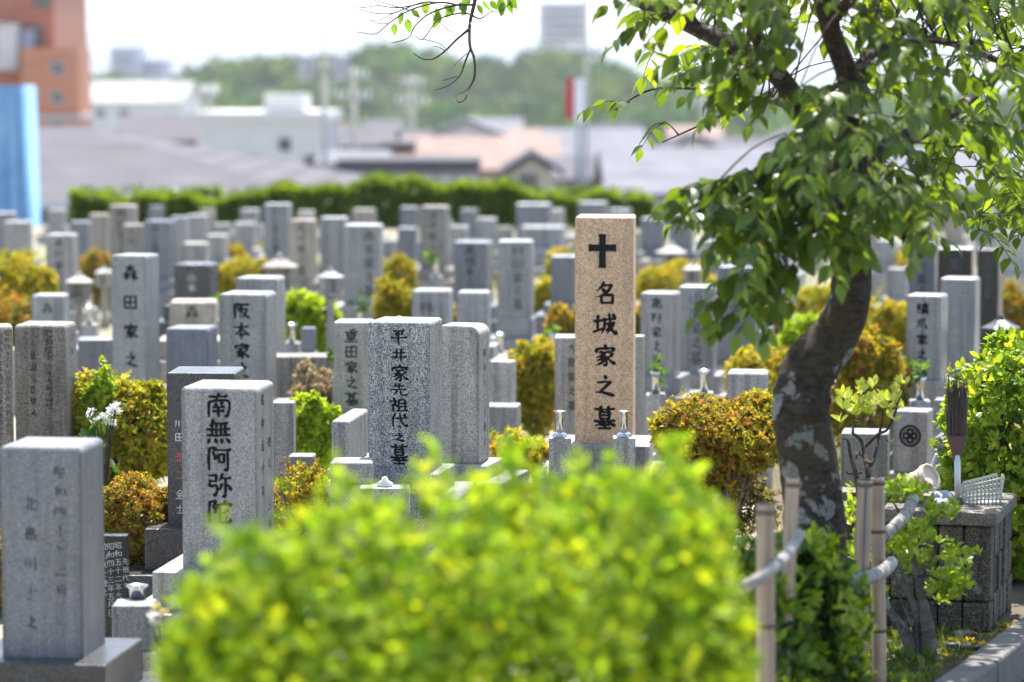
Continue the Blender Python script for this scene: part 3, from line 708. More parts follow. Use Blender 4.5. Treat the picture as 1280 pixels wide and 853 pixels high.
# kerb stones: separate lengths with open joints
kerb = tag(empty('kerb', (kerbx(8), 8, 0), 0), kind='structure')
ang = math.atan(.415)
y = 8.0; i = 0
while y < 19:
    bm = bbox(.125, .585, .16, -.11, .012, 2)
    bmobj('kerb_stone', bm, M['concrete'], kerb, loc=(kerbx(y) - kerbx(8) + .07, y - 8, random.uniform(0, .006)), rot=(0, 0, -ang + random.uniform(-.01, .01)))
    y += .6 * math.cos(ang); i += 1
# far terrain
def hill_z(x, d=850):
    px = 640 + x / d * FPX
    yt = float(np.interp(px, [-900, -200, 60, 110, 150, 205, 232, 262, 300, 350, 410, 470, 520, 600, 640, 672, 710, 760, 830, 900, 1000, 1150, 1400, 2200],
                         [190, 150, 100, 90, 98, 112, 116, 86, 80, 80, 74, 60, 66, 82, 84, 66, 70, 86, 108, 116, 122, 120, 125, 180]))
    return CAMZ - (yt - 105) * mpp(d)
xs = np.linspace(-420, 420, 85)
V = []; F = []
for j, (yy_, f) in enumerate([(640, 0), (690, .25), (740, .55), (800, .85), (850, 1.0), (930, .9), (1050, 0)]):
    for x in xs: V.append((x, yy_, -12.3 + (hill_z(x) - 4 + 12.3) * f))
n = len(xs)
F = [(j * n + i, j * n + i + 1, (j + 1) * n + i + 1, (j + 1) * n + i) for j in range(6) for i in range(n - 1)]
tag(mesh('hill', V, F, M['hillsoil'], smooth=True), kind='structure')
def hill_surf(x, y):
    f = float(np.interp(y, [640, 690, 740, 800, 850, 930, 1050], [0, .25, .55, .85, 1, .9, 0])); return -12.3 + (hill_z(x) + 8.3) * f
P = []; A = []; SZ = []; CC = []
for i in range(1250):
    x = random.uniform(-270, 250); y = random.choice([random.uniform(645, 860), random.uniform(645, 860), random.uniform(800, 860)])
    z = hill_surf(x, y); r = random.uniform(2.6, 5.2); hh = r * random.uniform(.8, 1.1)
    base = PAL['green'][random.randrange(4)]; tn = random.uniform(.6, 1.4); wm = random.uniform(.8, 1.5)
    dd = unit(rng.normal(size=(64, 3))); dd[:, 2] = np.abs(dd[:, 2]) * 1.1 - .15
    P.append(np.array([x, y, z + hh * .3]) + dd * np.array([r, r, hh]) * rng.uniform(.75, 1.05, (64, 1))); A.append(dd)
    SZ.append(rng.uniform(.8, 1.9, 64)); CC.append(np.clip(np.array(base) * tn * np.array([wm, 1, .9]) * rng.uniform(.7, 1.35, (64, 1)), 0, 1))
P = np.concatenate(P); A = np.concatenate(A)
fw = leaf_mesh('hill_forest', LEAF_S, P, unit(rng.normal(size=P.shape)), A + rng.normal(0, .4, A.shape), np.concatenate(SZ) * 1.7, np.concatenate(CC), M['leaffar'])
tag(fw, 'green wooded hill with rounded tree crowns behind the town roofs', 'forest', kind='stuff')
# mountains on the skyline
V = []; F = []
xs = np.linspace(-4200, 4200, 121); ph = rng.uniform(0, 6, 5)
for j, (yy_, f) in enumerate([(7600, 0), (8300, .6), (9000, 1), (9700, .4)]):
    for x in xs:
        px = 640 + x / 9000 * FPX
        top = CAMZ + mpp(9000) * (105 - float(np.interp(px, [-900, -100, 90, 330, 480, 640, 900, 1300, 2400], [60, 40, 34, 27, 44, 52, 46, 60, 70]))) + 11 * math.sin(x * .011 + ph[0]) + 6 * math.sin(x * .027 + ph[1])
        V.append((x, yy_, -14 + (top + 14) * f))
n = len(xs)
F = [(j * n + i, j * n + i + 1, (j + 1) * n + i + 1, (j + 1) * n + i) for j in range(3) for i in range(n - 1)]
tag(mesh('mountains', V, F, M['mount'], smooth=True), kind='structure')

# ------------------------------------------------------------------ town
def quad_frame(e, name, x0, x1, z0, z1, y, mat='glass', fr='trimgrey', t=.08):
    wn = mesh(name, [(x0, y, z0), (x1, y, z0), (x1, y, z1), (x0, y, z1)], [(0, 1, 2, 3)], M[mat], e)
    g = Geo(); o = y - .05; 
    g.box(x0 - t, x1 + t, o, y + .03, z1, z1 + t); g.box(x0 - t, x1 + t, o, y + .03, z0 - t, z0)
    g.box(x0 - t, x0, o, y + .03, z0, z1); g.box(x1, x1 + t, o, y + .03, z0, z1)
    g.build('frame', M[fr], wn); return wn
def block(name, label, x0, x1, yt, d, depth, wall, roof='flat', roofm='roofgrey', yeave=None, wins=(), ridge='x', group=None, rot=0, over=.4, cat='building', parap=True, hipx=0):
    """a building whose front wall spans photo pixels x0..x1; yt is the top of the roof, yeave the eaves"""
    a = at(x0, yt, d); b = at(x1, yt, d); zg = min(terr(d), terr(d + depth)) - .1
    ze = at(x0, yeave, d).z if yeave else a.z
    e = empty(name, ((a.x + b.x) / 2, d, zg), R(rot), label, cat, group)
    hw_ = (b.x - a.x) / 2; he = ze - zg; hr = a.z - zg
    Geo().box(-hw_, hw_, 0, depth, 0, he).build('wall', M[wall], e)
    if roof == 'flat':
        g = Geo(); g.box(-hw_ - .15, hw_ + .15, -.15, depth + .15, he + .002, he + .35); g.build('roof_parapet', M[wall if parap else roofm], e)
    else:
        o = over
        if ridge == 'hip':     # hipped right end
            xr = at(hipx, yt, d).x - (a.x + b.x) / 2
            V = [(-hw_ - o, -o, he - .1), (hw_ + o, -o, he - .1), (xr, depth / 2, hr), (-hw_ - o, depth / 2, hr), (-hw_ - o, depth + o, he - .1), (hw_ + o, depth + o, he - .1)]
            mesh('roof', V, [(0, 1, 2, 3), (3, 2, 5, 4), (1, 5, 2)], M[roofm], e)
            Geo().box(-hw_ - o, hw_ + o, -o - .1, -o - .02, he - .22, he - .08).build('gutter', M['plaster_g'], e)
        elif ridge == 'x':       # ridge runs left-right, the slope faces the camera
            V = [(-hw_ - o, -o, he - .1), (hw_ + o, -o, he - .1), (hw_ + o, depth / 2, hr), (-hw_ - o, depth / 2, hr), (-hw_ - o, depth + o, he - .1), (hw_ + o, depth + o, he - .1)]
            t = .16; V += [(x, y, z + t) for x, y, z in V]
            F = [(0, 1, 2, 3), (3, 2, 5, 4), (6, 9, 8, 7), (9, 10, 11, 8), (0, 6, 7, 1), (4, 5, 11, 10), (0, 3, 9, 6), (3, 4, 10, 9), (1, 7, 8, 2), (2, 8, 11, 5)]
            mesh('roof', V, F, M[roofm], e)
            mesh('gable', [(-hw_, 0, he), (-hw_, depth, he), (-hw_, depth / 2, hr - .05)], [(0, 2, 1)], M[wall], e); mesh('gable', [(hw_, 0, he), (hw_, depth, he), (hw_, depth / 2, hr - .05)], [(0, 1, 2)], M[wall], e)
        else:
            V = [(-hw_ - o, -o, he - .1), (0, -o, hr), (hw_ + o, -o, he - .1), (-hw_ - o, depth + o, he - .1), (0, depth + o, hr), (hw_ + o, depth + o, he - .1)]
            t = .16; V += [(x, y, z + t) for x, y, z in V]
            F = [(0, 1, 4, 3), (1, 2, 5, 4), (6, 9, 10, 7), (7, 10, 11, 8), (0, 6, 7, 1), (1, 7, 8, 2), (3, 4, 10, 9), (4, 5, 11, 10), (0, 3, 9, 6), (2, 8, 11, 5)]
            mesh('roof', V, F, M[roofm], e)
            mesh('gable', [(-hw_, -.01, he), (hw_, -.01, he), (0, -.01, hr - .05)], [(0, 1, 2)], M[wall], e); mesh('gable', [(-hw_, depth, he), (hw_, depth, he), (0, depth, hr - .05)], [(1, 0, 2)], M[wall], e)
    cx = (a.x + b.x) / 2
    for wv in wins:
        wx0, wx1, wy0, wy1 = wv[:4]; p = at(wx0, wy1, d); q = at(wx1, wy0, d)
        quad_frame(e, 'window', p.x - cx, q.x - cx, p.z - zg, q.z - zg, -.04, *(wv[4:] or ()))
    return e
# orange apartment building: a tall part and a lower wing
o = block('apartment_building', 'tall orange tiled apartment building at the left edge, its lower wing stepping down', -75, 66, -55, 150, 12, 'orange2',
          wins=[(38, 52, 34, 52), (44, 62, -8, 8), (-20, -4, 40, 66)])
mesh('balcony', *(lambda g: (g.V, g.F))(Geo().box(at(0, 60, 150).x - o.location.x, at(26, 60, 150).x - o.location.x, -1.2, -.05, at(0, 88, 150).z - o.location.z, at(0, 30, 150).z - o.location.z)), M['plaster_w'], o)
mesh('stair_tower', *(lambda g: (g.V, g.F))(Geo().box(at(27, 60, 150).x - o.location.x, at(45, 60, 150).x - o.location.x, -.8, -.06, at(0, 72, 150).z - o.location.z, at(0, 38, 150).z - o.location.z)), M['plaster_bl'], o)
g = Geo(); a = at(26, 60, 146); b = at(99, 60, 146)
g.box(a.x - o.location.x, b.x - o.location.x, -4, -.01, 0, at(0, 60, 146).z - o.location.z); g.build('lower_wing', M['orange'], o)
Geo().box(a.x - o.location.x - .2, b.x - o.location.x + .2, -4.25, .2, at(0, 150, 146).z - o.location.z, at(0, 144, 146).z - o.location.z).build('floor_band', M['plaster_g'], o)
for (wx, wy) in ((72, 86), (72, 122), (72, 160), (40, 122)):
    p = at(wx - 6, wy + 6, 146); q = at(wx + 6, wy - 6, 146)
    quad_frame(o, 'window', p.x - o.location.x, q.x - o.location.x, p.z - o.location.z, q.z - o.location.z, -4.04, 'glass', 'plaster_g')
# blue tarpaulin over a scaffold frame
d = 57; a = at(-70, 108, d); b = at(36, 108, d); zt = at(0, 107, d).z; zb = terr(d)
e = empty('tarpaulin_shelter', ((a.x + b.x) / 2, d, zb), 0, 'blue tarpaulin hung over a tall frame at the left edge', 'tarpaulin')
V = []; F = []; nx, nz = 40, 24
for j in range(nz + 1):
    f = j / nz; sp_ = 1.0 if f > .5 else 1 + (.5 - f) * .35
    for i in range(nx + 1):
        u = i / nx; fold = .07 * math.sin(u * 38 + 1.2 * math.sin(f * 3)) + .04 * math.sin(u * 71 + f * 2)
        hw2 = (b.x - a.x) / 2 * (.84 + .2 * (1 - f))
        V.append(((u - .5) * 2 * hw2, -fold * (1.3 - f), f * (zt - zb)))
k = len(V)
F = [(j * (nx + 1) + i, j * (nx + 1) + i + 1, (j + 1) * (nx + 1) + i + 1, (j + 1) * (nx + 1) + i) for j in range(nz) for i in range(nx)]
hw2 = (b.x - a.x) / 2
V += [(hw2 * .84, 1.6, zt - zb), (-hw2 * .84, 1.6, zt - zb), (hw2 * 1.04, 1.6, 0), (-hw2 * 1.04, 1.6, 0)]
r0 = nz * (nx + 1)
F += [(r0 + nx, k, k + 1, r0), (nx, k + 2, k, r0 + nx), (0, r0, k + 1, k + 3), (k + 2, k + 3, k + 1, k)]
mesh('sheet', V, F, M['tarp'], e, True)
for sx in (-1, 1):
    g = Geo(); g.add(tube_geo([(sx * hw2 * .8, .3, 0), (sx * hw2 * .8, .3, zt - zb - .05)], [.024, .024], 1, 8)); g.build('frame_post', M['pole'], e)
# houses
block('house', 'long grey-tiled house roof sloping down behind the clipped hedge, left', -160, 392, 164, 64, 16, 'plaster_b', 'gable', 'roofgrey', 246, wins=[(50, 80, 256, 276)], ridge='hip', over=.6, hipx=30)
block('house', 'grey-roofed house with two dark windows below the wooded hill', 150, 247, 150, 120, 8, 'plaster_g', 'gable', 'roofgrey', 178, wins=[(170, 186, 184, 196), (194, 214, 184, 198)])
o = block('white_building', 'plain white building with a box-shaped rooftop room', 246, 404, 152, 112, 10, 'plaster_w', wins=[(312, 322, 198, 212), (384, 394, 198, 212), (352, 360, 176, 186)])
pa = at(330, 118, 113); pb = at(380, 150, 113)
Geo().box(pa.x - o.location.x, pb.x - o.location.x, 1.2, 5, 0 + at(0, 152, 112).z - o.location.z + .36, pa.z - o.location.z).build('rooftop_room', M['plaster_w'], o)
block('warehouse', 'far white warehouse with a low sloping roof beside the orange building', 96, 226, 103, 420, 30, 'plaster_w', 'gable', 'roofwhite', 128, ridge='x', wins=[(120, 130, 138, 146), (150, 160, 138, 146)])
block('apartment_building', 'distant pale blue-grey apartment block left of the wooded hill', 137, 172, 60, 1150, 30, 'plaster_bl', wins=[(142, 166, 70, 74), (142, 166, 80, 84)])
block('apartment_building', 'low distant blue-grey building beside the distant pale apartment block', 172, 206, 76, 1160, 30, 'plaster_bl', wins=[(178, 200, 84, 88)])
block('apartment_building', 'distant mauve tower block rising above the wooded hill', 674, 735, 4, 1100, 25, 'plaster_m', wins=[(682, 728, 14 + 11 * k, 18 + 11 * k) for k in range(4)])
block('house', 'grey gabled house between the white building and the pink roof', 410, 482, 164, 135, 9, 'plaster_g', 'gable', 'roofgrey', 184, ridge='x', wins=[(425, 440, 194, 206), (455, 470, 194, 206)])
block('house', 'pale gabled house peeking over the pink-tiled roof', 528, 640, 152, 160, 12, 'plaster_w', 'gable', 'rooflight', 178, ridge='y', wins=[(570, 590, 182, 190)])
block('house', 'house with a wide pink-tiled roof in the middle of the town', 512, 690, 178, 118, 9, 'plaster_b', 'gable', 'roofpink', 214, ridge='x', wins=[(536, 552, 220, 234), (640, 664, 220, 236)])
block('shop', 'ochre-fronted little shop left of the pink-tiled roof', 482, 510, 190, 116, 6, 'ochre', parap=False, wins=[(488, 504, 206, 216)])
block('glazed_shed', 'low building with teal glazing just beyond the hedge', 428, 592, 216, 82, 5, 'plaster_g', 'flat', parap=False, wins=[(432 + 23 * k, 452 + 23 * k, 226, 250, 'teal', 'plaster_w') for k in range(7)])
block('house', 'brownish wall and stair roof beside the pink-tiled roof', 640, 690, 196, 96, 6, 'plaster_b', 'gable', 'roofdark', 216, ridge='y', wins=[(652, 668, 222, 234)])
block('house', 'pale house with a shallow roof behind the utility pole with the sign', 690, 800, 168, 128, 9, 'plaster_w', 'gable', 'rooflight', 196, ridge='x', wins=[(700, 718, 202, 214), (752, 770, 202, 214)])
block('house', 'wide pale blue-grey roof to the right, seen between the leaves', 772, 1000, 196, 90, 12, 'plaster_g', 'gable', 'rooflight', 244, ridge='x')
block('house', 'dark-roofed house half hidden by the left leaves of the cherry tree', 830, 905, 172, 140, 8, 'plaster_w', 'gable', 'roofdark', 196, ridge='y', wins=[(850, 864, 200, 210)])
block('house', 'grey house behind the cherry trunk', 1000, 1160, 190, 100, 9, 'plaster_g', 'gable', 'roofgrey', 230, ridge='x')
block('house', 'pale house seen through the right side of the cherry crown', 1140, 1330, 200, 85, 9, 'plaster_w', 'gable', 'rooflight', 238, ridge='x')
block('house', 'small white house between the grey gable and the glazed shed', 408, 470, 196, 100, 6, 'plaster_w', 'gable', 'rooflight', 206, ridge='x', wins=[(420, 432, 212, 222)])
HS = [(60, 118, 150, 172, 230), (214, 262, 160, 180, 190), (404, 440, 158, 176, 260), (470, 530, 166, 182, 210), (636, 690, 164, 180, 240), (660, 720, 186, 204, 150), (742, 800, 158, 174, 300), (790, 846, 182, 202, 160), (840, 900, 160, 176, 280), (900, 960, 176, 194, 190), (960, 1030, 164, 182, 240), (330, 392, 160, 172, 300), (560, 612, 168, 184, 190), (590, 650, 150, 164, 340), (700, 760, 204, 226, 112), (455, 500, 152, 166, 330), (1010, 1080, 176, 196, 200)]
HS.sort()
HO = 'first second third fourth fifth sixth seventh eighth ninth'.split()
for i, (x0, x1, yt, ye, d) in enumerate(HS):
    lb = HO[i] + ' from the left' if i < 9 else HO[len(HS) - 1 - i] + ' from the right'
    w3 = (x1 - x0) / 6
    block('house', 'small hazy town house below the wooded hill, ' + lb, x0, x1, yt, d, 8, ['plaster_w', 'plaster_b', 'plaster_g'][i % 3], 'gable', ['roofgrey', 'roofdark', 'rooflight', 'roofpink', 'roofgrey'][i % 5], ye, ridge='x' if i % 3 else 'y',
          wins=[(x0 + w3, x0 + 2 * w3, ye + 4, ye + 11), (x0 + 3.6 * w3, x0 + 4.8 * w3, ye + 4, ye + 11)], group='small hazy houses of the town')
# utility poles
def upole(px, ytop, d, label, arms=((10, 22),), rad=.16, trans=False):
    p = at(px, ytop, d); zg = terr(d)
    e = empty('utility_pole', (p.x, d, zg), 0, label, 'utility pole', 'utility poles of the town')
    h = p.z - zg
    g = Geo(); g.add(tube_geo([(0, 0, 0), (0, 0, h)], [rad, rad * .7], 1, 12)); g.build('pole_shaft', M['pole'], e, True)
    for dz, hw_ in arms:
        z = h - dz * mpp(d); hh = hw_ * mpp(d)
        arm = Geo().box(-hh, hh, -rad - .1, -rad + .02, z - .06, z + .06).build('crossarm', M['pole'], e)
        for sx in (-.9, -.45, .45, .9):
            mesh('insulator', *lathe([(.05, 0), (.07, .08), (.05, .16), (.07, .22), (.02, .3)], 8), M['ceramic'], arm, loc=(sx * hh, -rad - .04, z + .062))
    if trans:
        z = h - 26 * mpp(d) - 1.2
        for sx in (-.55, .55):
            V, F = lathe([(.05, -.02), (.24, 0), (.26, .1), (.26, .75), (.2, .85), (.06, .9)], 14)
            mesh('transformer', V, F, M['plaster_g'], e, True, loc=(sx, -.2, z))
    return e
upole(405, 28, 95, 'tall utility pole with a wide crossarm and transformers left of centre', ((44, 36), (60, 24)), .12, True)
upole(442, 84, 130, 'short utility pole just right of the tall one with transformers', ((14, 18), (40, 22)), .15)
upole(515, 96, 150, 'thin utility pole in front of the wooded hill, middle', ((10, 14), (34, 20)), .15)
upole(733, -30, 90, 'tall utility pole right behind the red and white sign', ((16, 26), (96, 22)), .09)
upole(262, 108, 118, 'slender utility pole beside the white building', ((10, 10),), .1)
upole(880, 96, 150, 'utility pole seen between the leaf sprays left of the cherry trunk', ((12, 18), (36, 18)), .15)
# cables
CL = ['topmost', 'second', 'third', 'fourth', 'lowest']
for i, (y0, y1, dd) in enumerate(((66, 74, 93), (72, 84, 93), (84, 96, 93), (10, 24, 89), (98, 110, 128))):
    a = at(-200, y0, dd); b = at(1500, y1, dd); 
    pts = [a.lerp(b, t) + Vector((0, 0, -.9 * math.sin(t * math.pi * 6) ** 2)) for t in np.linspace(0, 1, 25)]
    V, F = tube_geo(pts, [.012] * len(pts), 1, 5)
    tag(mesh('overhead_cable', V, F, M['wire']), CL[(1, 2, 3, 0, 4)[i]] + ' of the thin black cables strung between the utility poles', 'cable', 'overhead cables')
# red and white sign tower
p = at(722, 98, 100); zg = terr(100)
e = empty('sign_tower', (p.x, 100, zg), 0, 'upright red and white sign panel on a post above the roofs', 'sign')
h = p.z - zg; m = mpp(100)
Geo().box(-15 * m, -4 * m, -.25, .25, h - 52 * m, h).build('red_panel', M['red'], e)
Geo().box(-4 * m + .002, 13 * m, -.24, .24, h - 54 * m, h - .02).build('white_panel', M['signwhite'], e)
Geo().box(-3 * m, 5 * m, -.1, .1, 0, h - 54 * m).build('sign_post', M['plaster_w'], e)
# ------------------------------------------------------------------ clipped hedge
def hedge(x0, x1, yt, d, label, n, depth=1.0):
    a = at(x0, yt, d); b = at(x1, yt, d); L = b.x - a.x; H = a.z
    e = empty('clipped_hedge', ((a.x + b.x) / 2, d + depth / 2, 0), 0, label, 'hedge')
    m = n
    u = rng.uniform(-L / 2, L / 2, m); f = rng.random(m)
    pos = np.zeros((m, 3)); ax = np.zeros((m, 3))
    top = f < .45; fro = (f >= .45) & (f < .85); bk = f >= .85
    wob = .13 * np.sin(u * .9 + 1) + .06 * np.sin(u * 3.7) + .04 * np.sin(u * 9)
    pos[:, 0] = u
    pos[top, 1] = rng.uniform(-depth / 2, depth / 2, top.sum()); pos[top, 2] = H + wob[top] - .12 * rng.random(top.sum()); ax[top] = (0, 0, 1)
    pos[fro, 1] = -depth / 2 + wob[fro] * .6 + .12 * rng.random(fro.sum()); pos[fro, 2] = rng.uniform(.02, 1, fro.sum()) * (H + wob[fro]); ax[fro] = (0, -1, .5)
    pos[bk, 1] = depth / 2; pos[bk, 2] = rng.uniform(.02, 1, bk.sum()) * H; ax[bk] = (0, 1, .3)
    ax = unit(ax + rng.normal(0, .4, ax.shape))
    ps, dr, nor, s = rosettes(pos, ax, 4, .7, .085)
    leaf_mesh('foliage', LEAF_S, ps, dr, nor, s, palette(m, PAL['hedge'], 4), M['leaf'], e)
    for k in range(int(L / .7)):
        x = -L / 2 + .3 + k * .7
        g = Geo(); g.add(tube_geo([(x, 0, -.05), (x + .06, .05, H * .5), (x, 0, H * .9)], [.03, .022, .008], 2, 6)); g.build('stem', M['twig'], e, True)
hedge(86, 815, 238, 45.5, 'long clipped bright green hedge along the far edge of the cemetery', 15000, 1.0)
hedge(900, 1320, 250, 44.5, 'far clipped hedge glimpsed right of the cherry trunk', 6000, 1.0)
# ------------------------------------------------------------------ gravestones
def lower_text(n): return None
CARVE = .0026
s1 = stone(3, 134, 30, 558, 822, 9.9, 'blue', 'large blurred grey gravestone in the lower left corner, faint dates down its front', ink='inkfaint',
      cols=[('昭和四十年六月'.replace('六', '二'), .24, .09, .15, .24), ('北村川士之'.replace('村', '島'), -.13, .24, .17, .36)], cell=.0035, hw=.05, bev=.011, bases=[(1.75, .5), (2.6, 9)], bmat='dark')
s2 = stone(228, 345, 23, 484, 712, 11.3, 'grey', 'grey gravestone with five bold cursive characters, left of the bright bush', '南無阿弥陀', 'ink', size=.34, pitch=.35, tx=.0, tz=.03, cell=CARVE, hw=.07, asp=.98, bev=.011,
      side_text=[('昭和五十年', -.15, .05, .16, .3), ('建之 三月日', .22, .3, .15, .28)], bases=[(1.65, .5), (2.3, 9)])
s3 = stone(210, 308, 13, 466, 658, 12.5, 'dark', 'charcoal speckled gravestone with white lettering behind the cursive grey one', bev=.006, ink='inkwhite',
      cols=[('川田', -.32, .30, .145, .195)], bases=[(1.6, .62), (2.4, 9)], hw=.06)
for o in s3.children:
    if o.name.startswith('pillar'):
        w_ = s3['w']; hh = max(v.co.z for v in o.data.vertices)
        ribbon_text('red_inscription', [('泰二', -.32 * w_, hh * .485, .16 * w_, .26 * w_)], M['inkred'], o, .05, loc=(0, -w_ / 2, 0))
        ribbon_text('inscription', [('金士', -.32 * w_, hh * .24, .145 * w_, .22 * w_)], M['inkwhite'], o, .05, loc=(0, -w_ / 2, 0))
# rows of the crisp inscription: character, top and bottom in photo pixels, width, x shift
HIRAI = [(c, (x - 499) / 79.0, (a - 402) / 188.0, wx / 79.0, 1, (b - a) / wx) for c, a, b, wx, x in (('平', 410, 433, 24, 499), ('井', 435, 453, 23, 499), ('家', 455, 478, 25, 500), ('先', 479, 496, 23, 499), ('祖', 497, 516, 25, 498), ('代', 516, 535, 25, 498), ('々', 531, 541, 12, 499), ('之', 541, 553, 19, 499), ('墓', 555, 581, 26, 499))]
s4 = stone(460.5, 554.5, 17, 402, 590, 12.8, 'sharp', 'sharp salt-and-pepper granite gravestone with nine crisp black characters, centre left', ink='ink', cols=HIRAI, cell=.0022, hw=.066, bev=.009,
      side_text=None, bases=[(1.35, .34), (2.1, 9)])
s5 = stone(541, 613, 15, 408, 580, 13.7, 'pale', 'pale round-shouldered stone close behind the sharp speckled gravestone', style='round', side_text=[('昭和大二久建之', .05, .17, .2, .32)], bev=.01, bases=[(1.5, .3), (2.4, 9)])
s6 = stone(417, 470, 6, 402, 518, 15.6, 'grey', 'slim grey gravestone half hidden left behind the sharp speckled one', '重田家之墓', 'inkgrey', size=.36, pitch=.42, tx=-.02, tz=.08, cell=.004, hw=.06, bases=[(1.5, .5), (2.1, 9)])
s7 = stone(275, 347, 14, 367, 505, 16.2, 'grey', 'mottled grey gravestone with dark brush characters above the cursive one', '阪本家之墓', 'ink', size=.36, pitch=.42, tx=-.02, tz=.08, cell=.004, hw=.062)
s8 = stone(296, 358, 12, 347, 470, 17.8, 'grey', 'plain grey gravestone just behind the mottled one with brush characters')
s9 = stone(141, 201, 18, 319, 494, 18.0, 'grey', 'tall slim grey gravestone with four brush characters in the left middle', '森田家之墓', 'ink', size=.44, pitch=.80, tx=.06, tz=.07, cell=.0045, hw=.062, bases=[(1.6, .5), (2.4, 9)])
s10 = stone(20, 98, 15, 406, 560, 14.5, 'brown', 'weathered brown-grey gravestone with two columns of small characters at the left', ink='inkgrey',
      cols=[('昭和四十三年五月五日', .18, .04, .15, .155), ('島田久吉建之', -.14, .22, .15, .22)], cell=.0036, hw=.055, side_text=[('大和三年', .1, .08, .16, .3)])
s11 = stone(-62, 19, 2, 408, 600, 14.1, 'brown', 'brown-grey stone cut by the left edge, covered in tiny columns of text', ink='inkgrey',
      cols=[('昭和四十三年五月五日吉大本山十三', .42 - .11 * k, .03 + .02 * (k % 2), .085, .105) for k in range(6)], hw=.05, depth_ratio=.6)
ST = 'blurred rows of gravestones behind'
G_ = lambda *a, **k: stone(*a, **dict(dict(group=ST), **k))
G_(208, 273, 13, 410, 485, 17.0, 'blue', 'blue-grey stone directly in front of the small beige one, left of the brush-lettered stone')
G_(212, 273, 4, 377, 425, 19.4, 'beige', 'small beige stone with one dark character, below the black polished stone', '森', 'inkgrey', size=.3, tz=.1)
G_(218, 274, 12, 330, 382, 22, 'dark', 'dark polished stone with white lettering right of the tall slim gravestone', '山本', 'inkwhite', size=.26, pitch=.3, tz=.2)
G_(40, 87, 8, 369, 418, 20, 'pale', 'low pale stone with a single dark character in front of the left lantern', '森', 'inkgrey', size=.34, tz=.2)
G_(98, 142, 1, 424, 474, 18.5, 'blue', 'low grey slab left of the foot of the tall slim gravestone', bases=[(1.2, 9)])
G_(58, 99, 8, 293, 374, 25, 'grey', 'grey gravestone behind the yellow shrub and lantern at the left', '高村家之墓', 'inkgrey')
G_(5, 41, 6, 277, 326, 30, 'grey', 'plain grey stone near the left edge below the blue tarpaulin')
G_(-14, 22, 5, 266, 320, 31.5, 'blue', 'grey stone at the very left edge, right below the blue tarpaulin')
G_(88, 115, 4, 277, 326, 31, 'blue', 'bluish stone left of the narrow beige one under the hedge end')
G_(112, 137, 3, 268, 322, 32.5, 'beige', 'narrow beige stone left of the tallest beige stone near the hedge')
G_(137, 173, 5, 257, 332, 29.5, 'beige', 'tallest beige gravestone in the far left rows, against the hedge', '林田家之墓', 'inkgrey')
G_(153, 181, 4, 281, 326, 27.6, 'beige', 'short beige stone with dark lettering, in front of the tallest beige one', '大山', 'inkgrey')
G_(180, 222, 12, 276, 350, 27.4, 'blue', 'dark blue-grey stone with lettering behind the black polished one', '井上家之墓', 'inkgrey')
G_(214, 237, 4, 271, 330, 31, 'grey', 'narrow grey stone against the hedge right of the dark blue-grey one')
G_(234, 262, 4, 269, 318, 34, 'grey', 'blurred grey stone at the hedge above the black polished one')
G_(228, 262, 5, 304, 336, 28, 'pale', 'small pale stone just above the black polished one')
G_(258, 286, 4, 294, 326, 31.5, 'pale', 'small pale stone right of and above the black polished one')
G_(268, 290, 3, 280, 318, 35, 'grey', 'tiny stone under the left half of the hedge')
G_(292, 320, 4, 279, 312, 35.5, 'pale', 'tiny pale stone left of the first tall stone against the hedge')
G_(330, 366, 6, 255, 322, 30, 'grey', 'tall grey lettered stone overlapping the hedge above the beige-roofed lantern', '北山家之墓', 'inkgrey')
G_(362, 397, 6, 275, 352, 27, 'beige', 'beige lettered stone behind the beige-roofed lantern', '大川家之墓', 'inkgrey')
G_(400, 437, 6, 272, 348, 28, 'grey', 'grey stone left of the big plain stone on the broad base')
G_(430, 480, 6, 281, 382, 24, 'grey', 'big plain grey stone on a broad base, above the half-hidden slim one', ink='inkfaint', text='高本家之墓', tx=.22, bases=[(1.7, .5), (2.3, 9)])
G_(500, 524, 3, 259, 302, 34.5, 'blue', 'narrow bluish stone left of the tall beige stone in the centre')
G_(497, 522, 3, 285, 332, 31, 'blue', 'short bluish stone below the narrow one beside the tall central beige stone')
G_(525, 563, 6, 258, 336, 29, 'beige', 'tall beige lettered stone against the hedge in the centre', '金井家之墓', 'inkgrey')
G_(560, 587, 4, 283, 318, 33, 'pale', 'small pale stone right of the tall central beige stone')
G_(595, 622, 4, 273, 316, 33.6, 'grey', 'small grey stone against the hedge, above the stone with faded bluish lettering')
G_(567, 617, 9, 302, 382, 24.5, 'blue', 'bluish gravestone with faded lettering, behind two short pale stones', '高橋家之墓', 'inkgrey')
G_(515, 567, 7, 363, 428, 20.5, 'pale', 'short pale stone with one character above the sharp speckled gravestone', '林', 'inkfaint', size=.4, tx=-.1, tz=.2)
G_(571, 614, 5, 365, 432, 20, 'pale', 'short plain pale stone right of the one-character stone')
G_(622, 668, 4, 301, 398, 23, 'grey', 'grey stone on a dark base left of the cross gravestone', ink='inkfaint', text='村田家之墓', tx=.1, bases=[(1.1, .6), (1.6, 9)])
G_(645, 690, 4, 255, 302, 37, 'blue', 'broad bluish stone at the hedge, upper left of the cross gravestone')
G_(650, 706, 4, 284, 312, 34, 'pale', 'wide low pale stone below the broad bluish one near the hedge')
G_(722, 760, 5, 253, 300, 36.5, 'blue', 'bluish stone showing just above the cross gravestone')
G_(688, 722, 3, 320, 380, 24, 'blue', 'plain bluish stone hidden in part by the cross gravestone')
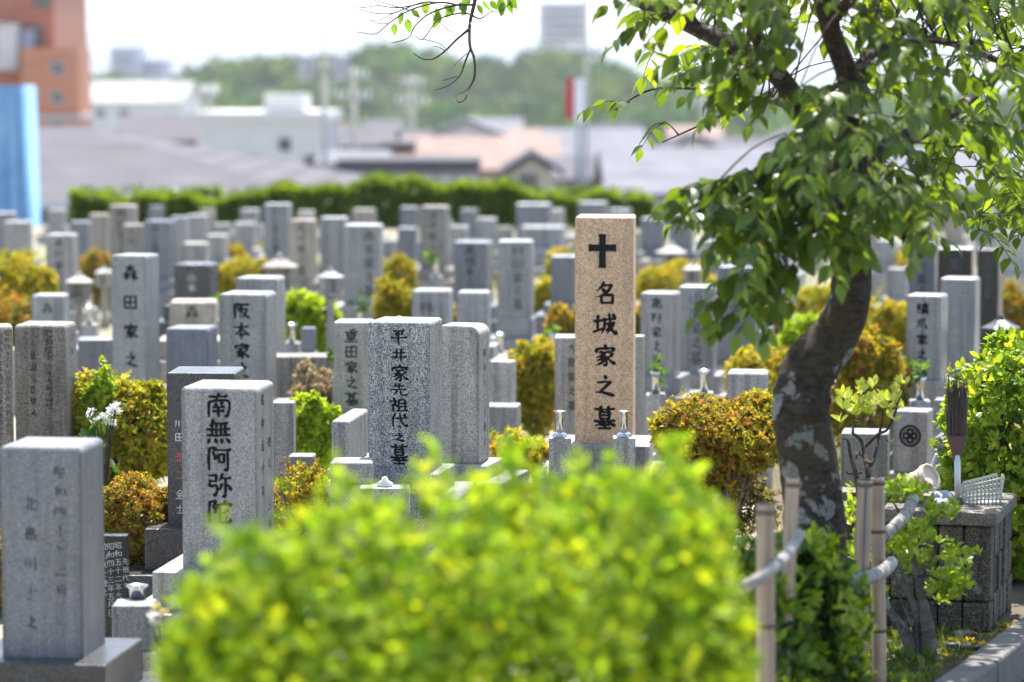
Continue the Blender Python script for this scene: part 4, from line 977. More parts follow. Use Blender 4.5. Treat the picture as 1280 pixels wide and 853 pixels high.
s48 = stone(718, 795, 4, 271, 555, 14.3, 'salmon', 'tall salmon-pink granite gravestone with a black cross and five characters', '名城家之墓', 'ink', size=.40, pitch=.535, tx=.02, tz=.285, cell=.003, hw=.064, bev=.007, bases=[(1.6, .5), (2.2, 9)], bmat='pale')
po = [c for c in s48.children if c.name.startswith('pillar')][0]
w_ = s48['w']; hh = max(v.co.z for v in po.data.vertices)
cxm, zt = -.02 * w_, hh - .075 * w_ * 3.6
def flare(a, b, c0, c1, vert):   # a bar with slightly flared ends
    L = [(a, c0), (a + (b - a) * .12, c1), (b - (b - a) * .12, c1), (b, c0)]
    V = []
    for y_ in (-.0035, .004):
        for s in (1, -1):
            for p_, q in (L if s > 0 else L[::-1]): V.append((q * s, y_, p_) if vert else (p_, y_, q * s))
    n = 8; F = [tuple(range(n - 1, -1, -1)), tuple(range(n, 2 * n))] + [(i, (i + 1) % n, n + (i + 1) % n, n + i) for i in range(n)]
    return V, F
g = Geo().add(flare(hh - .60 * w_, hh - .31 * w_ + .0, .062 * w_, .05 * w_, True)); g.V = [v for v in g.V]
g = Geo()
ztop, zbot = hh - .30 * w_, hh - .88 * w_
g.add(flare(zbot, ztop, .068 * w_, .056 * w_, True)); b0 = len(g.V)
VV, FF = flare(-.235 * w_, .235 * w_, .068 * w_, .056 * w_, False)
g.add(([(x, y - .0006, z + ztop - .235 * w_) for x, y, z in VV], FF))
g.build('cross_emblem', M['ink'], po, loc=(-.03 * w_, -w_ / 2, 0))
G_(693, 738, 0, 421, 558, 15.4, 'grey', 'grey gravestone tucked behind the left edge of the cross gravestone', '大島家之墓', 'inkgrey', size=.28, pitch=.4, tx=-.02)
G_(780, 806, 3, 420, 560, 15.6, 'grey', 'narrow strip of grey stone behind the right edge of the cross gravestone')
G_(800, 851, 9, 366, 470, 18.3, 'grey', 'grey gravestone with weathered lettering right of the cross gravestone', '高村家之墓', 'inkgrey', size=.34, pitch=.42, tx=-.02, cell=.005, bases=[(1.5, .55), (2.2, 9)])
G_(848, 897, 6, 358, 468, 18.9, 'grey', 'taller grey gravestone beside the weathered-lettered one, right of the cross', ink='inkfaint', text='山川家之墓', bases=[(1.5, .55), (2.2, 9)])
G_(897, 952, 8, 333, 412, 21.5, 'blue', 'bluish gravestone on a broad base left of the cherry trunk', ink='inkfaint', text='上田家之墓', bases=[(1.6, .9), (2.2, 9)])
G_(800, 832, 4, 273, 312, 33, 'blue', 'bluish stone right of the top of the cross gravestone')
G_(835, 868, 5, 266, 314, 32, 'blue', 'bluish stone under the left leaf spray, second right of the cross top')
G_(1135, 1172, 4, 305, 398, 22.6, 'blue', 'pale blue-grey lettered stone left of the black pair, behind the cherry', '上村家之墓', 'inkgrey')
G_(1171, 1218, 4, 310, 402, 22, 'black', 'broad black polished gravestone with pale lettering, left of the black pair', '高山', 'inkfaint', size=.4, tz=.14, bmat='dark')
G_(1220, 1253, 6, 312, 412, 21.4, 'black', 'narrow black polished gravestone with white lettering, right of the black pair', '小林家之墓', 'inkfaint', size=.36, bmat='dark')
s58 = G_(1132, 1184, 9, 369, 476, 17.4, 'grey', 'grey gravestone with brush characters on a stepped base with a round crest', '橋爪家之墓', 'ink', size=.34, pitch=.44, tx=-.04, tz=.09, cell=.0045, hw=.062, bases=[(1.45, .9), (2.0, 9)])
G_(1174, 1224, 7, 348, 464, 18.8, 'grey', 'weathered mossy-sided grey gravestone right behind the crested one')
# further stones of the far rows
FAR = [(470, 496, 300, 322, 32), (540, 566, 276, 300, 37), (372, 394, 264, 286, 39), (620, 642, 284, 304, 36), (705, 725, 296, 318, 31), (775, 800, 290, 316, 31), (760, 790, 262, 290, 40),
       (880, 910, 268, 300, 34), (905, 940, 286, 320, 30), (945, 975, 272, 300, 36), (960, 990, 300, 330, 29), (985, 1015, 280, 306, 35), (1095, 1122, 300, 330, 30), (1070, 1100, 275, 300, 37),
       (1108, 1136, 336, 372, 25), (1180, 1206, 268, 296, 36), (1215, 1246, 262, 292, 38), (1250, 1284, 290, 330, 29), (870, 900, 300, 330, 29), (300, 326, 262, 282, 40), (440, 470, 262, 284, 40), (575, 598, 262, 284, 41),
       (120, 142, 290, 318, 33), (60, 84, 262, 284, 41), (186, 206, 258, 280, 41), (250, 270, 262, 282, 41), (682, 706, 262, 284, 40), (1020, 1050, 270, 300, 37), (1140, 1168, 270, 296, 38), (410, 432, 296, 322, 31)]
FAR.sort()
ORD = 'first second third fourth fifth sixth seventh eighth ninth tenth eleventh twelfth thirteenth fourteenth fifteenth sixteenth seventeenth eighteenth nineteenth twentieth'.split()
for i, (a, b, t, bt, d) in enumerate(FAR):
    side_ = ORD[i] + ' from the left' if i < 15 else ORD[len(FAR) - 1 - i] + ' from the right'
    G_(a, b, 4, t, bt, d, ['grey', 'pale', 'blue', 'beige'][i % 4], 'small blurred unlettered stone in the farthest rows before the hedge, ' + side_, group='small stones of the farthest rows')
# low stones, kerbs and family slabs near the front
def slab(name, label, x0, x1, side, yt, yb, d, mat, cat='stone', bev=.01, depth=None, rot=None, cols=None, ink='inkwhite', style='flat', group=None):
    fr = (x1 - x0) - side; beta = math.atan(((x0 + x1) / 2 - 640) / FPX); ph = math.atan2(side, max(fr, 1)) if not depth else math.asin(min(.95, side * mpp(d) / depth))
    wd = fr / math.cos(ph) * mpp(d); dp = depth or wd
    p = at((x0 + x1) / 2, yb, d); t = at((x0 + x1) / 2, yt, d); dc = d + dp / 2
    zb = max(0, p.z) if p.z > .12 else 0
    e = empty(name, (p.x * dc / d, dc, 0), -(ph + beta), label, cat, group)
    b = bmobj('block', bbox(wd, dp, t.z - zb, 0, bev, 3), M[mat], e, loc=(0, 0, zb))
    if zb > 0: bmobj('footing', bbox(wd * 1.25, dp * 1.2, zb + .01, -.01, .005, 1), M[mat], e)
    if cols:
        ribbon_text('inscription', [(tt, cx * wd, (t.z - zb) * (1 - zt), s_ * wd, p_ * wd) for tt, cx, zt, s_, p_ in cols], M[ink], b, .04, loc=(0, -dp / 2, 0))
    return e
slab('name_slab', 'black polished slab with columns of white names behind the lower left gravestone', 92, 163, 3, 670, 795, 11.6, 'black', 'name slab', .003, .06,
     cols=[('昭和四十三年五月日', .20, .06, .14, .155), ('昭和五十二年大月吉', .34, .05, .14, .155), ('金山久士建之', .08, .06, .14, .17), ('先祖代々', .47, .20, .13, .15)])
slab('offering_stone', 'small grey stone block carrying a steel cup beside the lower left gravestone', 140, 198, 6, 757, 815, 10.7, 'grey', 'stone')
slab('stone_post', 'short grey stone right behind the cursive gravestone', 340, 371, 4, 503, 600, 13.6, 'grey', 'stone')
slab('stone_block', 'low grey block behind the small rose shrub', 360, 396, 4, 570, 615, 13.2, 'grey', 'stone')
slab('kerb_wall', 'pale weathered kerb stone running back beside the sharp speckled gravestone', 414, 462, 26, 526, 585, 13.2, 'pale', 'stone', .014, .5)
slab('kerb_slab', 'flat pale stone lying left at the foot of the sharp speckled gravestone', 412, 470, 5, 578, 606, 12.5, 'pale', 'stone', .012)
slab('low_wall', 'low dark-sided wall with a pale coping left of the slim half-hidden gravestone', 340, 424, 3, 446, 510, 17.2, 'brown', 'wall', .01, .25)
slab('stepped_stone', 'pale stepped stone left of the grey gravestone behind the cross', 612, 646, 8, 452, 540, 16.4, 'pale', 'stone')
slab('stone_step', 'broad low grey step in front of the pale stepped stone', 600, 652, 6, 508, 545, 15.8, 'grey', 'stone')
slab('rounded_block', 'low white rounded block behind the rusty azalea, left of the cherry trunk', 908, 961, 3, 466, 520, 16.0, 'pale', 'stone', .02)
slab('incense_stone', 'small blue-grey stone with a post among the grass, centre left', 376, 396, 4, 410, 440, 19, 'blue', 'stone')
slab('grey_block', 'grey block behind the small twisted shrub, right of the cherry trunk', 1050, 1112, 3, 542, 640, 14.0, 'grey', 'stone')
cr = slab('crest_stone', 'grey stone with a carved round crest below the brush-lettered gravestone on the right', 1116, 1166, 8, 514, 592, 15.4, 'grey', 'stone')
# crest: ring and a four-lobed flower, cut dark
bl = [c for c in cr.children if c.name.startswith('block')][0]
bbw = max(v.co.x for v in bl.data.vertices) * 2; bz = max(v.co.z for v in bl.data.vertices); by = min(v.co.y for v in bl.data.vertices)
V = []; F = []
def disc(cx, cz, r0, r1, yo, n=28):
    b = len(V)
    for r in (r0, r1):
        for k in range(n): V.append((cx + r * math.cos(6.2832 * k / n), by - yo, cz + r * math.sin(6.2832 * k / n)))
    for k in range(n): F.append((b + k, b + (k + 1) % n, b + n + (k + 1) % n, b + n + k))
rc = bbw * .33; zc = bz * .6
disc(0, zc, rc * .78, rc, .001)
for k in range(4): disc(rc * .36 * math.cos(k * 1.5708), zc + rc * .36 * math.sin(k * 1.5708), rc * .12, rc * .33, .0012 + k * .0001)
disc(0, zc, .001, rc * .14, .0018); disc(0, zc, rc * .62, rc * .70, .001)
mesh('crest', V, F, M['ink'], bl)
slab('side_stone', 'plain dark grey stone between the crested stone and the right bush', 1166, 1200, 3, 500, 600, 15.2, 'grey', 'stone')
# family post with a pointed cap beside the right bush
p = at(1181, 600, 14.6); e = empty('pointed_post', (p.x, 14.6, 0), 0, 'short stone post with a rounded pointed cap left of the right bush', 'stone post')
zc = at(1181, 560, 14.6).z
bmobj('shaft', bbox(.12, .12, zc, 0, .006), M['grey'], e)
mesh('cap', *lathe([(.062, 0), (.066, .02), (.05, .05), (.02, .075), (.004, .085)], 16), M['grey'], e, True, loc=(0, 0, zc + .001))

# ------------------------------------------------------------------ stone lanterns
def lantern(px, yt, yb, d, label, mat='pale', body='beige', wpx=36):
    m = mpp(d); p = at(px, yb, d); t = at(px, yt, d); e = empty('stone_lantern', (p.x, d, 0), random.uniform(-.2, .2), label, 'lantern', 'stone lanterns')
    rw = wpx * m / 2; zr = t.z; hb = rw * 1.0; hr = rw * .75
    z0 = zr - hr - hb
    mesh('roof', *lathe([(rw * 1.0, 0), (rw * 1.02, rw * .08), (rw * .62, rw * .26), (rw * .30, rw * .46), (rw * .16, rw * .50), (rw * .2, rw * .6), (rw * .1, rw * .74), (.003, rw * .8)], 6), M[mat], e, loc=(0, 0, z0 + hb))
    fb = Geo(); q = rw * .55
    for sx in (-1, 1):
        for sy in (-1, 1): fb.box(sx * q - .02, sx * q + .02, sy * q - .02, sy * q + .02, z0, z0 + hb)
    fb.box(-q - .03, q + .03, -q - .03, q + .03, z0 - rw * .2, z0)
    fb.box(-q * .9, q * .9, -q * .9, q * .9, z0, z0 + hb * .22); fb.box(-q * .9, q * .9, -q * .9, q * .9, z0 + hb * .82, z0 + hb - .001)
    fb.build('light_box', M[body], e)
    mesh('inner_core', *(lambda g: (g.V, g.F))(Geo().box(-q * .7, q * .7, -q * .7, q * .7, z0 + .002, z0 + hb - .002)), M[body], e)
    if z0 - rw * .2 > .15:
        mesh('post', *lathe([(rw * .5, 0), (rw * .5, .06), (rw * .3, .1), (rw * .26, max(.12, z0 - rw * .2 - .05)), (rw * .5, z0 - rw * .2 - .001)], 12), M[body], e, True)
    else: mesh('post', *lathe([(rw * .5, 0), (rw * .4, max(.02, z0 - rw * .2 - .001))], 12), M[body], e, True)
lantern(100, 340, 400, 24, 'pale stone lantern in front of the left grey gravestone', 'pale', 'beige', 36)
lantern(4, 341, 400, 24, 'pale stone lantern cut by the left edge of the picture', 'pale', 'beige', 36)
lantern(131, 332, 370, 27, 'tiny pale lantern left of the tall slim gravestone', 'pale', 'beige', 26)
lantern(350, 317, 380, 24.5, 'stone lantern with a broad beige roof above the brush-lettered stones', 'beige', 'beige', 48)
lantern(413, 334, 395, 21.5, 'white-topped stone lantern left of the big plain stone', 'pale', 'grey', 36)
lantern(866, 327, 370, 25, 'small lantern with a pale round roof above the grey stones right of the cross', 'pale', 'beige', 28)
lantern(1250, 393, 470, 18, 'black polished lantern with a broad roof at the right edge', 'dark', 'black', 50)
lantern(839, 302, 340, 28, 'pale lantern top under the left leaf spray', 'pale', 'beige', 40)
# steel flower vases and cup
def vase(px, yt, yb, d, r, label, name='flower_vase'):
    p = at(px, yb, d); t = at(px, yt, d); h = t.z - p.z
    e = empty(name, (p.x, d, p.z), 0, label, 'vase', 'steel grave vases')
    mesh('tube', *lathe([(r * .8, 0), (r * .82, h * .88), (r * 1.0, h * .95), (r * 1.4, h), (r * 1.3, h + .001), (r * .9, h * .95), (r * .7, h * .9)], 20), M['steel'], e, True)
    mesh('foot', *lathe([(r * 1.7, 0), (r * 1.7, .006), (r * 1.3, .016), (r * .82, .022)], 20), M['steel'], e, True)
    return e, p
for px, lab in ((700, 'steel flower vase left of the cross gravestone'), (780, 'steel flower vase right of the cross gravestone')):
    e, p = vase(px, 514, 546, 13.4, .021, lab)
    st = empty('vase_stand', (p.x, 13.4, 0), 0, 'small stone block under the ' + lab, 'stone')
    bmobj('block', bbox(.10, .12, p.z, 0, .006), M['pale'], st)
p = at(172, 757, 10.85); p.z = at(172, 757, 10.7).z + .001
e = empty('steel_cup', (p.x, 10.85, p.z), 0, 'shallow flared steel cup on the grey block beside the lower left gravestone', 'cup')
mesh('bowl', *lathe([(.028, .001), (.03, .034), (.041, .048), (.039, .048), (.027, .034), (.02, .008)], 24), M['steel'], e, True)
p = at(481, 602, 12.0); e = empty('finial_stone', (p.x, 12.0, 0), 0, 'small pale rounded stone at the foot of the sharp speckled gravestone', 'stone')
bmobj('block', bbox(.2, .12, p.z - .02, 0, .006), M['pale'], e)
mesh('knob', *lathe([(.03, 0), (.034, .012), (.012, .026), (.012, .034), (.003, .04)], 16), M['ceramic'], e, True, loc=(0, 0, p.z - .019))
p = at(265, 520, 17)

def midvase(px, yb, d, label):
    p = at(px, yb, d); e = empty('grave_vase', (p.x, d, 0), 0, label, 'vase', 'small steel vases among the graves')
    z = max(p.z, .06); bmobj('stand', bbox(.11, .11, z, 0, .006, 1), M['pale'], e)
    mesh('tube', *lathe([(.022, 0), (.022, .10), (.036, .125), (.033, .125), (.018, .1)], 14), M['steel'], e, True, loc=(0, 0, z + .001))
    n = 10; P = np.array([0, 0, z + .15]) + rng.normal(0, .035, (n, 3))
    if len(label) % 2: 
        pos, dr, nor, s_ = rosettes(P, unit(rng.normal(size=P.shape) + np.array([0, 0, .8])), 4, .8, .05)
        leaf_mesh('sprig', LEAF_OVAL, pos, dr, nor, s_, palette(n, PAL['green'], 4), M['leaf'], e, kind=None)
for px_, yb_, d_, lb in ((152, 520, 16.8, 'steel vase left at the foot of the tall slim gravestone'), (196, 520, 16.8, 'steel vase right at the foot of the tall slim gravestone'), (428, 470, 16.6, 'steel vase before the low dark-sided wall'), (365, 428, 20, 'steel vase in the grass left of the blue-grey post stone'),
                         (500, 420, 21.5, 'steel vase left of the short one-character stone'), (625, 440, 20.5, 'steel vase right of the short plain pale stone'), (820, 492, 16.8, 'steel vase before the weathered-lettered stone right of the cross'), (880, 490, 17, 'steel vase before the taller grey stone right of the cross'),
                         (1150, 500, 16.2, 'steel vase on the step of the brush-lettered stone on the right'), (112, 405, 21.5, 'steel vase right of the left lantern'), (270, 400, 21, 'steel vase right of the dark polished stone'), (690, 440, 19.5, 'steel vase left of the cross gravestone, far behind'), (545, 345, 26, 'steel vase under the tall central beige stone'), (450, 405, 22.5, 'steel vase before the big plain stone on the broad base')):
    midvase(px_, yb_, d_, lb)
# ------------------------------------------------------------------ shrubs and azaleas
def pbush(px, py, rxp, ryp, d, label, pal, n, leaf, dz=None, name='azalea_shrub', **kw):
    c = at(px, py, d); m = mpp(d); rx = rxp * m; rz = ryp * m
    ry = kw.pop('ry', rx * .9)
    top = c.z + rz; leggy = kw.pop('leggy', False); yc = d + ry * .6
    zc_ = c.z if leggy else max(min(c.z, top * .5), .05); rz = top - zc_
    B_ = [((c.x + rx * random.uniform(-.12, .12), yc, zc_ - rz * .06), (rx * .8, ry * .8, rz * .86), .42)]
    for k in range(6):
        an = k * 1.2566 + random.uniform(-.4, .4); q = random.uniform(.32, .62); h_ = random.uniform(.45, .95)
        B_.append(((c.x + math.cos(an) * rx * random.uniform(.45, .7), yc + math.sin(an) * ry * .55, zc_ + rz * (h_ - q) * random.uniform(.7, 1)), (rx * q, ry * q, rz * q), .17))
    return bush(name, label, (c.x, yc, zc_), (rx, ry, rz), n, leaf, pal, blobs=B_, **kw)
AZ = 'azalea shrubs among the graves'
pbush(22, 348, 46, 48, 23, 'rounded yellow azalea at the left edge behind the lantern', 'azgold', 1500, .035, group=AZ)
pbush(20, 395, 40, 40, 21.5, 'rust-tinted azalea below the yellow one at the left edge', 'azrust', 900, .035, group=AZ)
pbush(152, 525, 60, 68, 14.6, 'loose yellow-green shrub with upright shoots behind the left stones', 'azgreen', 3000, .030, tmpl=LEAF_OVAL, group=AZ, lob=22, amp=.45, stems=8)
pbush(120, 478, 20, 38, 14.6, 'tall soft shoots rising from the yellow-green shrub on the left', 'grass', 420, .032, tmpl=LEAF_OVAL, group=AZ, amp=.5)
pbush(172, 660, 60, 78, 12.6, 'dense rusty red and gold azalea between the lower left gravestones', 'azrust', 5200, .017, group=AZ, topcol='azrust', stems=10)
pbush(-8, 720, 40, 70, 12.2, 'rusty azalea sliver at the lower left edge', 'azrust', 1500, .02, group=AZ)
pbush(300, 332, 38, 20, 27, 'low golden azalea mound above the brush-lettered stones', 'azgold', 900, .04, group=AZ)
pbush(280, 312, 30, 14, 32, 'orange azalea mound before the left part of the hedge', 'azrust', 600, .045, group=AZ)
pbush(388, 388, 32, 34, 21.8, 'bright yellow-green grassy clump beside the white-topped lantern', 'grass', 900, .06, group=AZ, mat='leaf')
pbush(492, 385, 24, 50, 22.6, 'golden azalea right of the big plain stone', 'azgold', 1100, .035, group=AZ)
pbush(497, 335, 22, 26, 28, 'yellow azalea behind the golden one, under the hedge', 'azgold', 700, .04, group=AZ)
pbush(668, 478, 34, 66, 18.2, 'yellow-green and gold shrub left of the cross gravestone', 'azgold', 1900, .034, group=AZ, lob=20, amp=.4)
pbush(680, 360, 22, 24, 25, 'small yellow-green shrub behind the stone on a dark base', 'azgreen', 600, .035, group=AZ)
pbush(706, 398, 24, 28, 21, 'rust-coloured azalea left of the middle of the cross gravestone', 'azrust', 800, .035, group=AZ)
pbush(700, 305, 22, 10, 27, 'small yellow azalea top left of the cross gravestone', 'azgold', 350, .04, group=AZ)
pbush(845, 342, 62, 24, 26.5, 'wide golden azalea mound right of the cross gravestone', 'azgold', 1500, .04, group=AZ)
pbush(808, 405, 24, 40, 22, 'rusty azalea directly right of the cross gravestone', 'azrust', 700, .035, group=AZ)
pbush(900, 556, 96, 74, 13.3, 'leggy golden azalea with bare grey stems left of the cherry trunk', 'azrust', 6000, .022, topcol='azgold', group=AZ, stems=26, lob=22, amp=.34, inner=.65, stemr=.010, leggy=True)
pbush(892, 618, 80, 46, 13.7, 'brownish twiggy undergrowth below the leggy golden azalea', 'dull', 1500, .022, group=AZ, stems=14)
pbush(960, 462, 52, 34, 17.6, 'smooth golden azalea behind the cherry bend, left', 'azgold', 1900, .03, group=AZ)
pbush(1075, 455, 66, 56, 17.2, 'large orange-gold azalea behind the cherry bend, right', 'azgold', 2400, .03, group=AZ, topcol='azrust')
pbush(1100, 398, 44, 32, 21.5, 'yellow azalea left of the crested gravestone', 'azgold', 1000, .035, group=AZ)
pbush(1005, 410, 34, 28, 20.5, 'pale green shoots seen left of the cherry trunk', 'grass', 700, .05, group=AZ)
pbush(1068, 410, 26, 40, 20.3, 'pale green bush just right of the cherry trunk', 'azgreen', 800, .04, group=AZ)
pbush(1262, 375, 26, 36, 23.5, 'orange azalea at the right edge beyond the black lantern', 'azrust', 800, .04, group=AZ)
pbush(385, 535, 36, 52, 15.2, 'lime-green shrub between the cursive stone and the slim grey one', 'grass', 1500, .032, group=AZ)
pbush(392, 475, 34, 32, 16.6, 'dry pinkish-grey twiggy shrub in front of the low dark-sided wall', 'dry', 1500, .02, group=AZ)
pbush(378, 610, 34, 44, 12.4, 'sparse little rose shrub with reddish shoots right of the cursive stone', 'azgreen', 420, .024, tmpl=LEAF_OVAL, k=5, topcol='azrust', group=AZ, stems=5, name='rose_shrub')
pbush(360, 590, 26, 36, 12.9, 'thin rusty shoots above the rose shrub', 'azrust', 240, .022, tmpl=LEAF_OVAL, k=4, group=AZ, name='rose_shrub')
pbush(20, 330, 22, 26, 27, 'dull yellow azalea behind the one at the left edge', 'azgold', 700, .04, group=AZ)
pbush(118, 325, 20, 22, 29, 'orange azalea between the left lantern and the tall slim stone', 'azrust', 500, .04, group=AZ)
pbush(640, 560, 60, 30, 14.8, 'low yellow ground shrub behind the bright bush, middle', 'azgold', 700, .03, group=AZ)
pbush(250, 345, 16, 20, 26.5, 'small lime shrub right of the dark polished stone', 'grass', 300, .045, group=AZ)
pbush(1035, 372, 34, 26, 25, 'green-gold shrub far behind the cherry trunk', 'azgreen', 800, .04, group=AZ)
pbush(955, 392, 34, 26, 22.5, 'rust-gold shrub behind the left leaf clusters of the cherry', 'azrust', 800, .04, group=AZ)
pbush(1128, 330, 40, 20, 30, 'dull yellow shrub in the far rows right of the cherry trunk', 'azgold', 600, .045, group=AZ)
pbush(930, 310, 50, 18, 31, 'dull yellow shrub in the far rows left of the cherry trunk', 'azgold', 600, .045, group=AZ)
pbush(760, 330, 30, 16, 30, 'green shrub hidden behind the cross gravestone', 'azgreen', 400, .045, group=AZ)
pbush(548, 392, 24, 30, 23, 'dull green shrub between the short pale stones and the bluish lettered stone', 'azgreen', 600, .04, group=AZ)
pbush(455, 440, 36, 34, 19.5, 'dull green shrub behind the half-hidden slim stone', 'azgreen', 900, .035, group=AZ)
pbush(325, 400, 30, 36, 20, 'dull green shrub behind the plain grey gravestone', 'azgreen', 700, .035, group=AZ)
pbush(645, 345, 22, 22, 28, 'gold shrub behind the stone on the dark base', 'azgold', 450, .045, group=AZ)
# rough grass and weeds over the plots
P = []
while len(P) < 5200:
    d_ = 13 + 31 * random.random() ** .8; x_ = random.uniform(-.19, .19) * d_
    if math.sin(x_ * 2.1 + d_ * .9) + math.sin(d_ * 1.7 - x_) + random.uniform(-1.2, 1.2) > .0: P.append((x_, d_, 0))
P = np.array(P); ax_ = unit(np.array([0, 0, 1.]) + rng.normal(0, .3, P.shape)); ps, dr, nor, s_ = rosettes(P, ax_, 5, .6, .16)
ps[:, 2] = np.maximum(ps[:, 2], 0)
tag(leaf_mesh('plot_grass', BLADE, ps, dr, nor, s_ * np.repeat(rng.uniform(.6, 1.5, len(P)), 5), palette(len(P), PAL['grassdull'] + PAL['azgreen'][:2], 5), M['leaf']), 'rough grass and weeds growing between the rows of graves', 'grass', kind='stuff')
# the big bright bush in the foreground
c = at(600, 760, 6.9)
BB = []
for px_, yt_, rxp, ry_, d_, sh in ((318, 634, 125, .55, 6.0, .20), (425, 610, 165, .70, 6.1, .24), (550, 588, 190, .8, 6.2, .28), (665, 566, 190, .85, 6.3, .30), (770, 558, 160, .85, 6.3, .26), (850, 566, 100, .65, 6.3, .20), (250, 694, 72, .4, 5.9, .12), (885, 650, 72, .55, 6.2, .15)):
    t_ = at(px_, yt_, d_); zc_ = t_.z * .40
    BB.append(((t_.x, d_, zc_), (rxp * mpp(d_), ry_, t_.z - zc_), sh))
bush('foreground_bush', 'big bright lime-green rounded bush blurred in the foreground', (c.x, 6.9, .5), (.7, .5, .7), 12500, .030, 'lime', k=6, tmpl=LEAF_OVAL, mat='leafsoft', stems=16, stemmat='twig', cat='bush', lob=110, amp=.15, inner=.38, spread=.8, stemr=.014, blobs=BB, pw=40, stray=.015, clump=.11)
c3 = at(1012, 770, 9.4)
bush('dark_green_shrub', 'dark glossy green shrub round the foot of the cherry tree', (c3.x, 9.75, .36), (.22, .22, .40), 1000, .044, 'green', topcol='lime', k=6, tmpl=LEAF_OVAL, mat='leaf', stems=8, stemmat='twig', cat='bush', lob=24, amp=.35, spread=.9)
c3 = at(960, 700, 9.0)
bush('dark_green_shrub', 'green shrub filling in behind the left bamboo stake', (c3.x, 9.5, .36), (.17, .2, .36), 650, .042, 'green', k=6, tmpl=LEAF_OVAL, mat='leaf', stems=6, stemmat='twig', cat='bush', lob=20, amp=.35, spread=.9, topcol='lime')
c4 = at(1272, 540, 13)
bush('round_leaf_bush', 'dense bright green round-leaved bush at the right edge', (c4.x, 13.2, .50), (.31, .34, .56), 2600, .040, 'lime', k=6, tmpl=LEAF_OVAL, mat='leaf', stems=14, stemmat='twig', cat='bush', lob=26, amp=.26, spread=.85, stemr=.014)

# ------------------------------------------------------------------ the cherry tree
TD = 10.5
base = at(1020, 887, TD); base.z = 0
tree = empty('cherry_tree', base, 0, 'cherry tree with a bent lichen-spotted trunk and large drooping leaves', 'tree')
def W(px, py, d): return at(px, py, d) - base
def path(pts): return [W(a, b, d) for a, b, d in pts]
TP = [(1022, 895, TD), (1021, 800, TD), (1019, 700, TD), (1016, 620, TD), (1006, 550, TD), (1000, 500, TD), (1014, 458, TD), (1044, 418, TD), (1062, 374, TD), (1064, 322, TD), (1060, 270, TD), (1054, 225, TD)]
TW = [100, 84, 80, 77, 73, 69, 70, 60, 52, 49, 50, 54]
V, F = tube_geo(path(TP), [x / 2 * mpp(TD) for x in TW], 6, 22, .035)
mesh('trunk', V, F, M['bark'], tree, True)
g = Geo().add(tube_geo(path([(1004, 510, TD), (1015, 502, TD - .085), (1020, 499, TD - .12)]), [.09, .07, .055], 4, 16, .03)); 
kn = g.build('cut_limb_stub', M['bark'], tree, True)
q = W(1020, 499, TD - .121); nn = (W(1020, 499, TD - .12) - W(1015, 502, TD - .085)).normalized(); aa = nn.cross(Vector((0, 0, 1))).normalized(); bb_ = nn.cross(aa)
mesh('cut_face', [q + (aa * math.cos(t) + bb_ * math.sin(t)) * .034 + nn * .003 for t in np.linspace(0, 6.2832, 17)[:-1]], [tuple(range(16))], M['bark'], kn)
LIMBS = [  # (points (px, py, d), widths px)
 ([(1056, 240, TD), (1030, 195, 10.6), (1003, 142, 10.7), (961, 84, 10.8), (875, 37, 11.0), (805, 4, 11.2), (740, -40, 11.6), (670, -62, 12.1), (610, -40, 12.5), (594, -4, 12.6)], [48, 34, 28, 26, 22, 20, 16, 11, 7, 5]),
 ([(1058, 240, TD), (1064, 160, 10.45), (1059, 94, 10.4), (1036, 30, 10.3), (1020, -60, 10.2), (1015, -170, 10.1)], [44, 34, 28, 26, 24, 14]),
 ([(1060, 236, TD), (1100, 190, 10.7), (1160, 160, 11.0), (1212, 124, 11.4), (1257, 86, 11.8), (1320, 20, 12.2)], [40, 26, 20, 13, 9, 6]),
 ([(1062, 120, 10.42), (1085, 71, 10.6), (1145, 49, 10.8), (1215, 62, 11.1), (1290, 96, 11.5)], [22, 15, 11, 8, 5]),
 ([(1160, 160, 11.0), (1200, 165, 11.3), (1250, 215, 11.8), (1310, 240, 12.2)], [14, 10, 8, 5]),
 ([(1030, 195, 10.6), (960, 215, 10.3), (910, 240, 10.1), (850, 238, 10.0)], [14, 9, 6, 3]),
 ([(1060, 270, TD), (1010, 290, 10.2), (960, 320, 10.0), (925, 360, 9.95)], [16, 9, 6, 3]),
 ([(1060, 262, TD), (1100, 275, 10.2), (1130, 300, 10.1)], [16, 8, 4]),
 ([(1036, 30, 10.3), (1100, -40, 10.0), (1200, -120, 10.2)], [20, 12, 6]),
 ([(961, 84, 10.8), (930, 10, 10.4), (900, -90, 10.0)], [18, 12, 6]),
 ([(1003, 142, 10.7), (950, 122, 12.2), (880, 112, 13.0), (815, 112, 13.3), (768, 138, 13.3)], [9, 6, 4.5, 3, 1.5]), ([(950, 122, 12.2), (890, 150, 13.0), (828, 178, 13.35)], [5, 3, 1.5]),
]
limbpts = []
for pts, wd in LIMBS:
    P = path(pts); V, F = tube_geo(P, [w_ / 2 * mpp(p_[2]) for w_, p_ in zip(wd, pts)], 5, 10, .03)
    mesh('limb', V, F, M['bark'], tree, True)
    limbpts += [tuple(x) for x in smooth_path(P, 5)]
LP = np.array(limbpts)
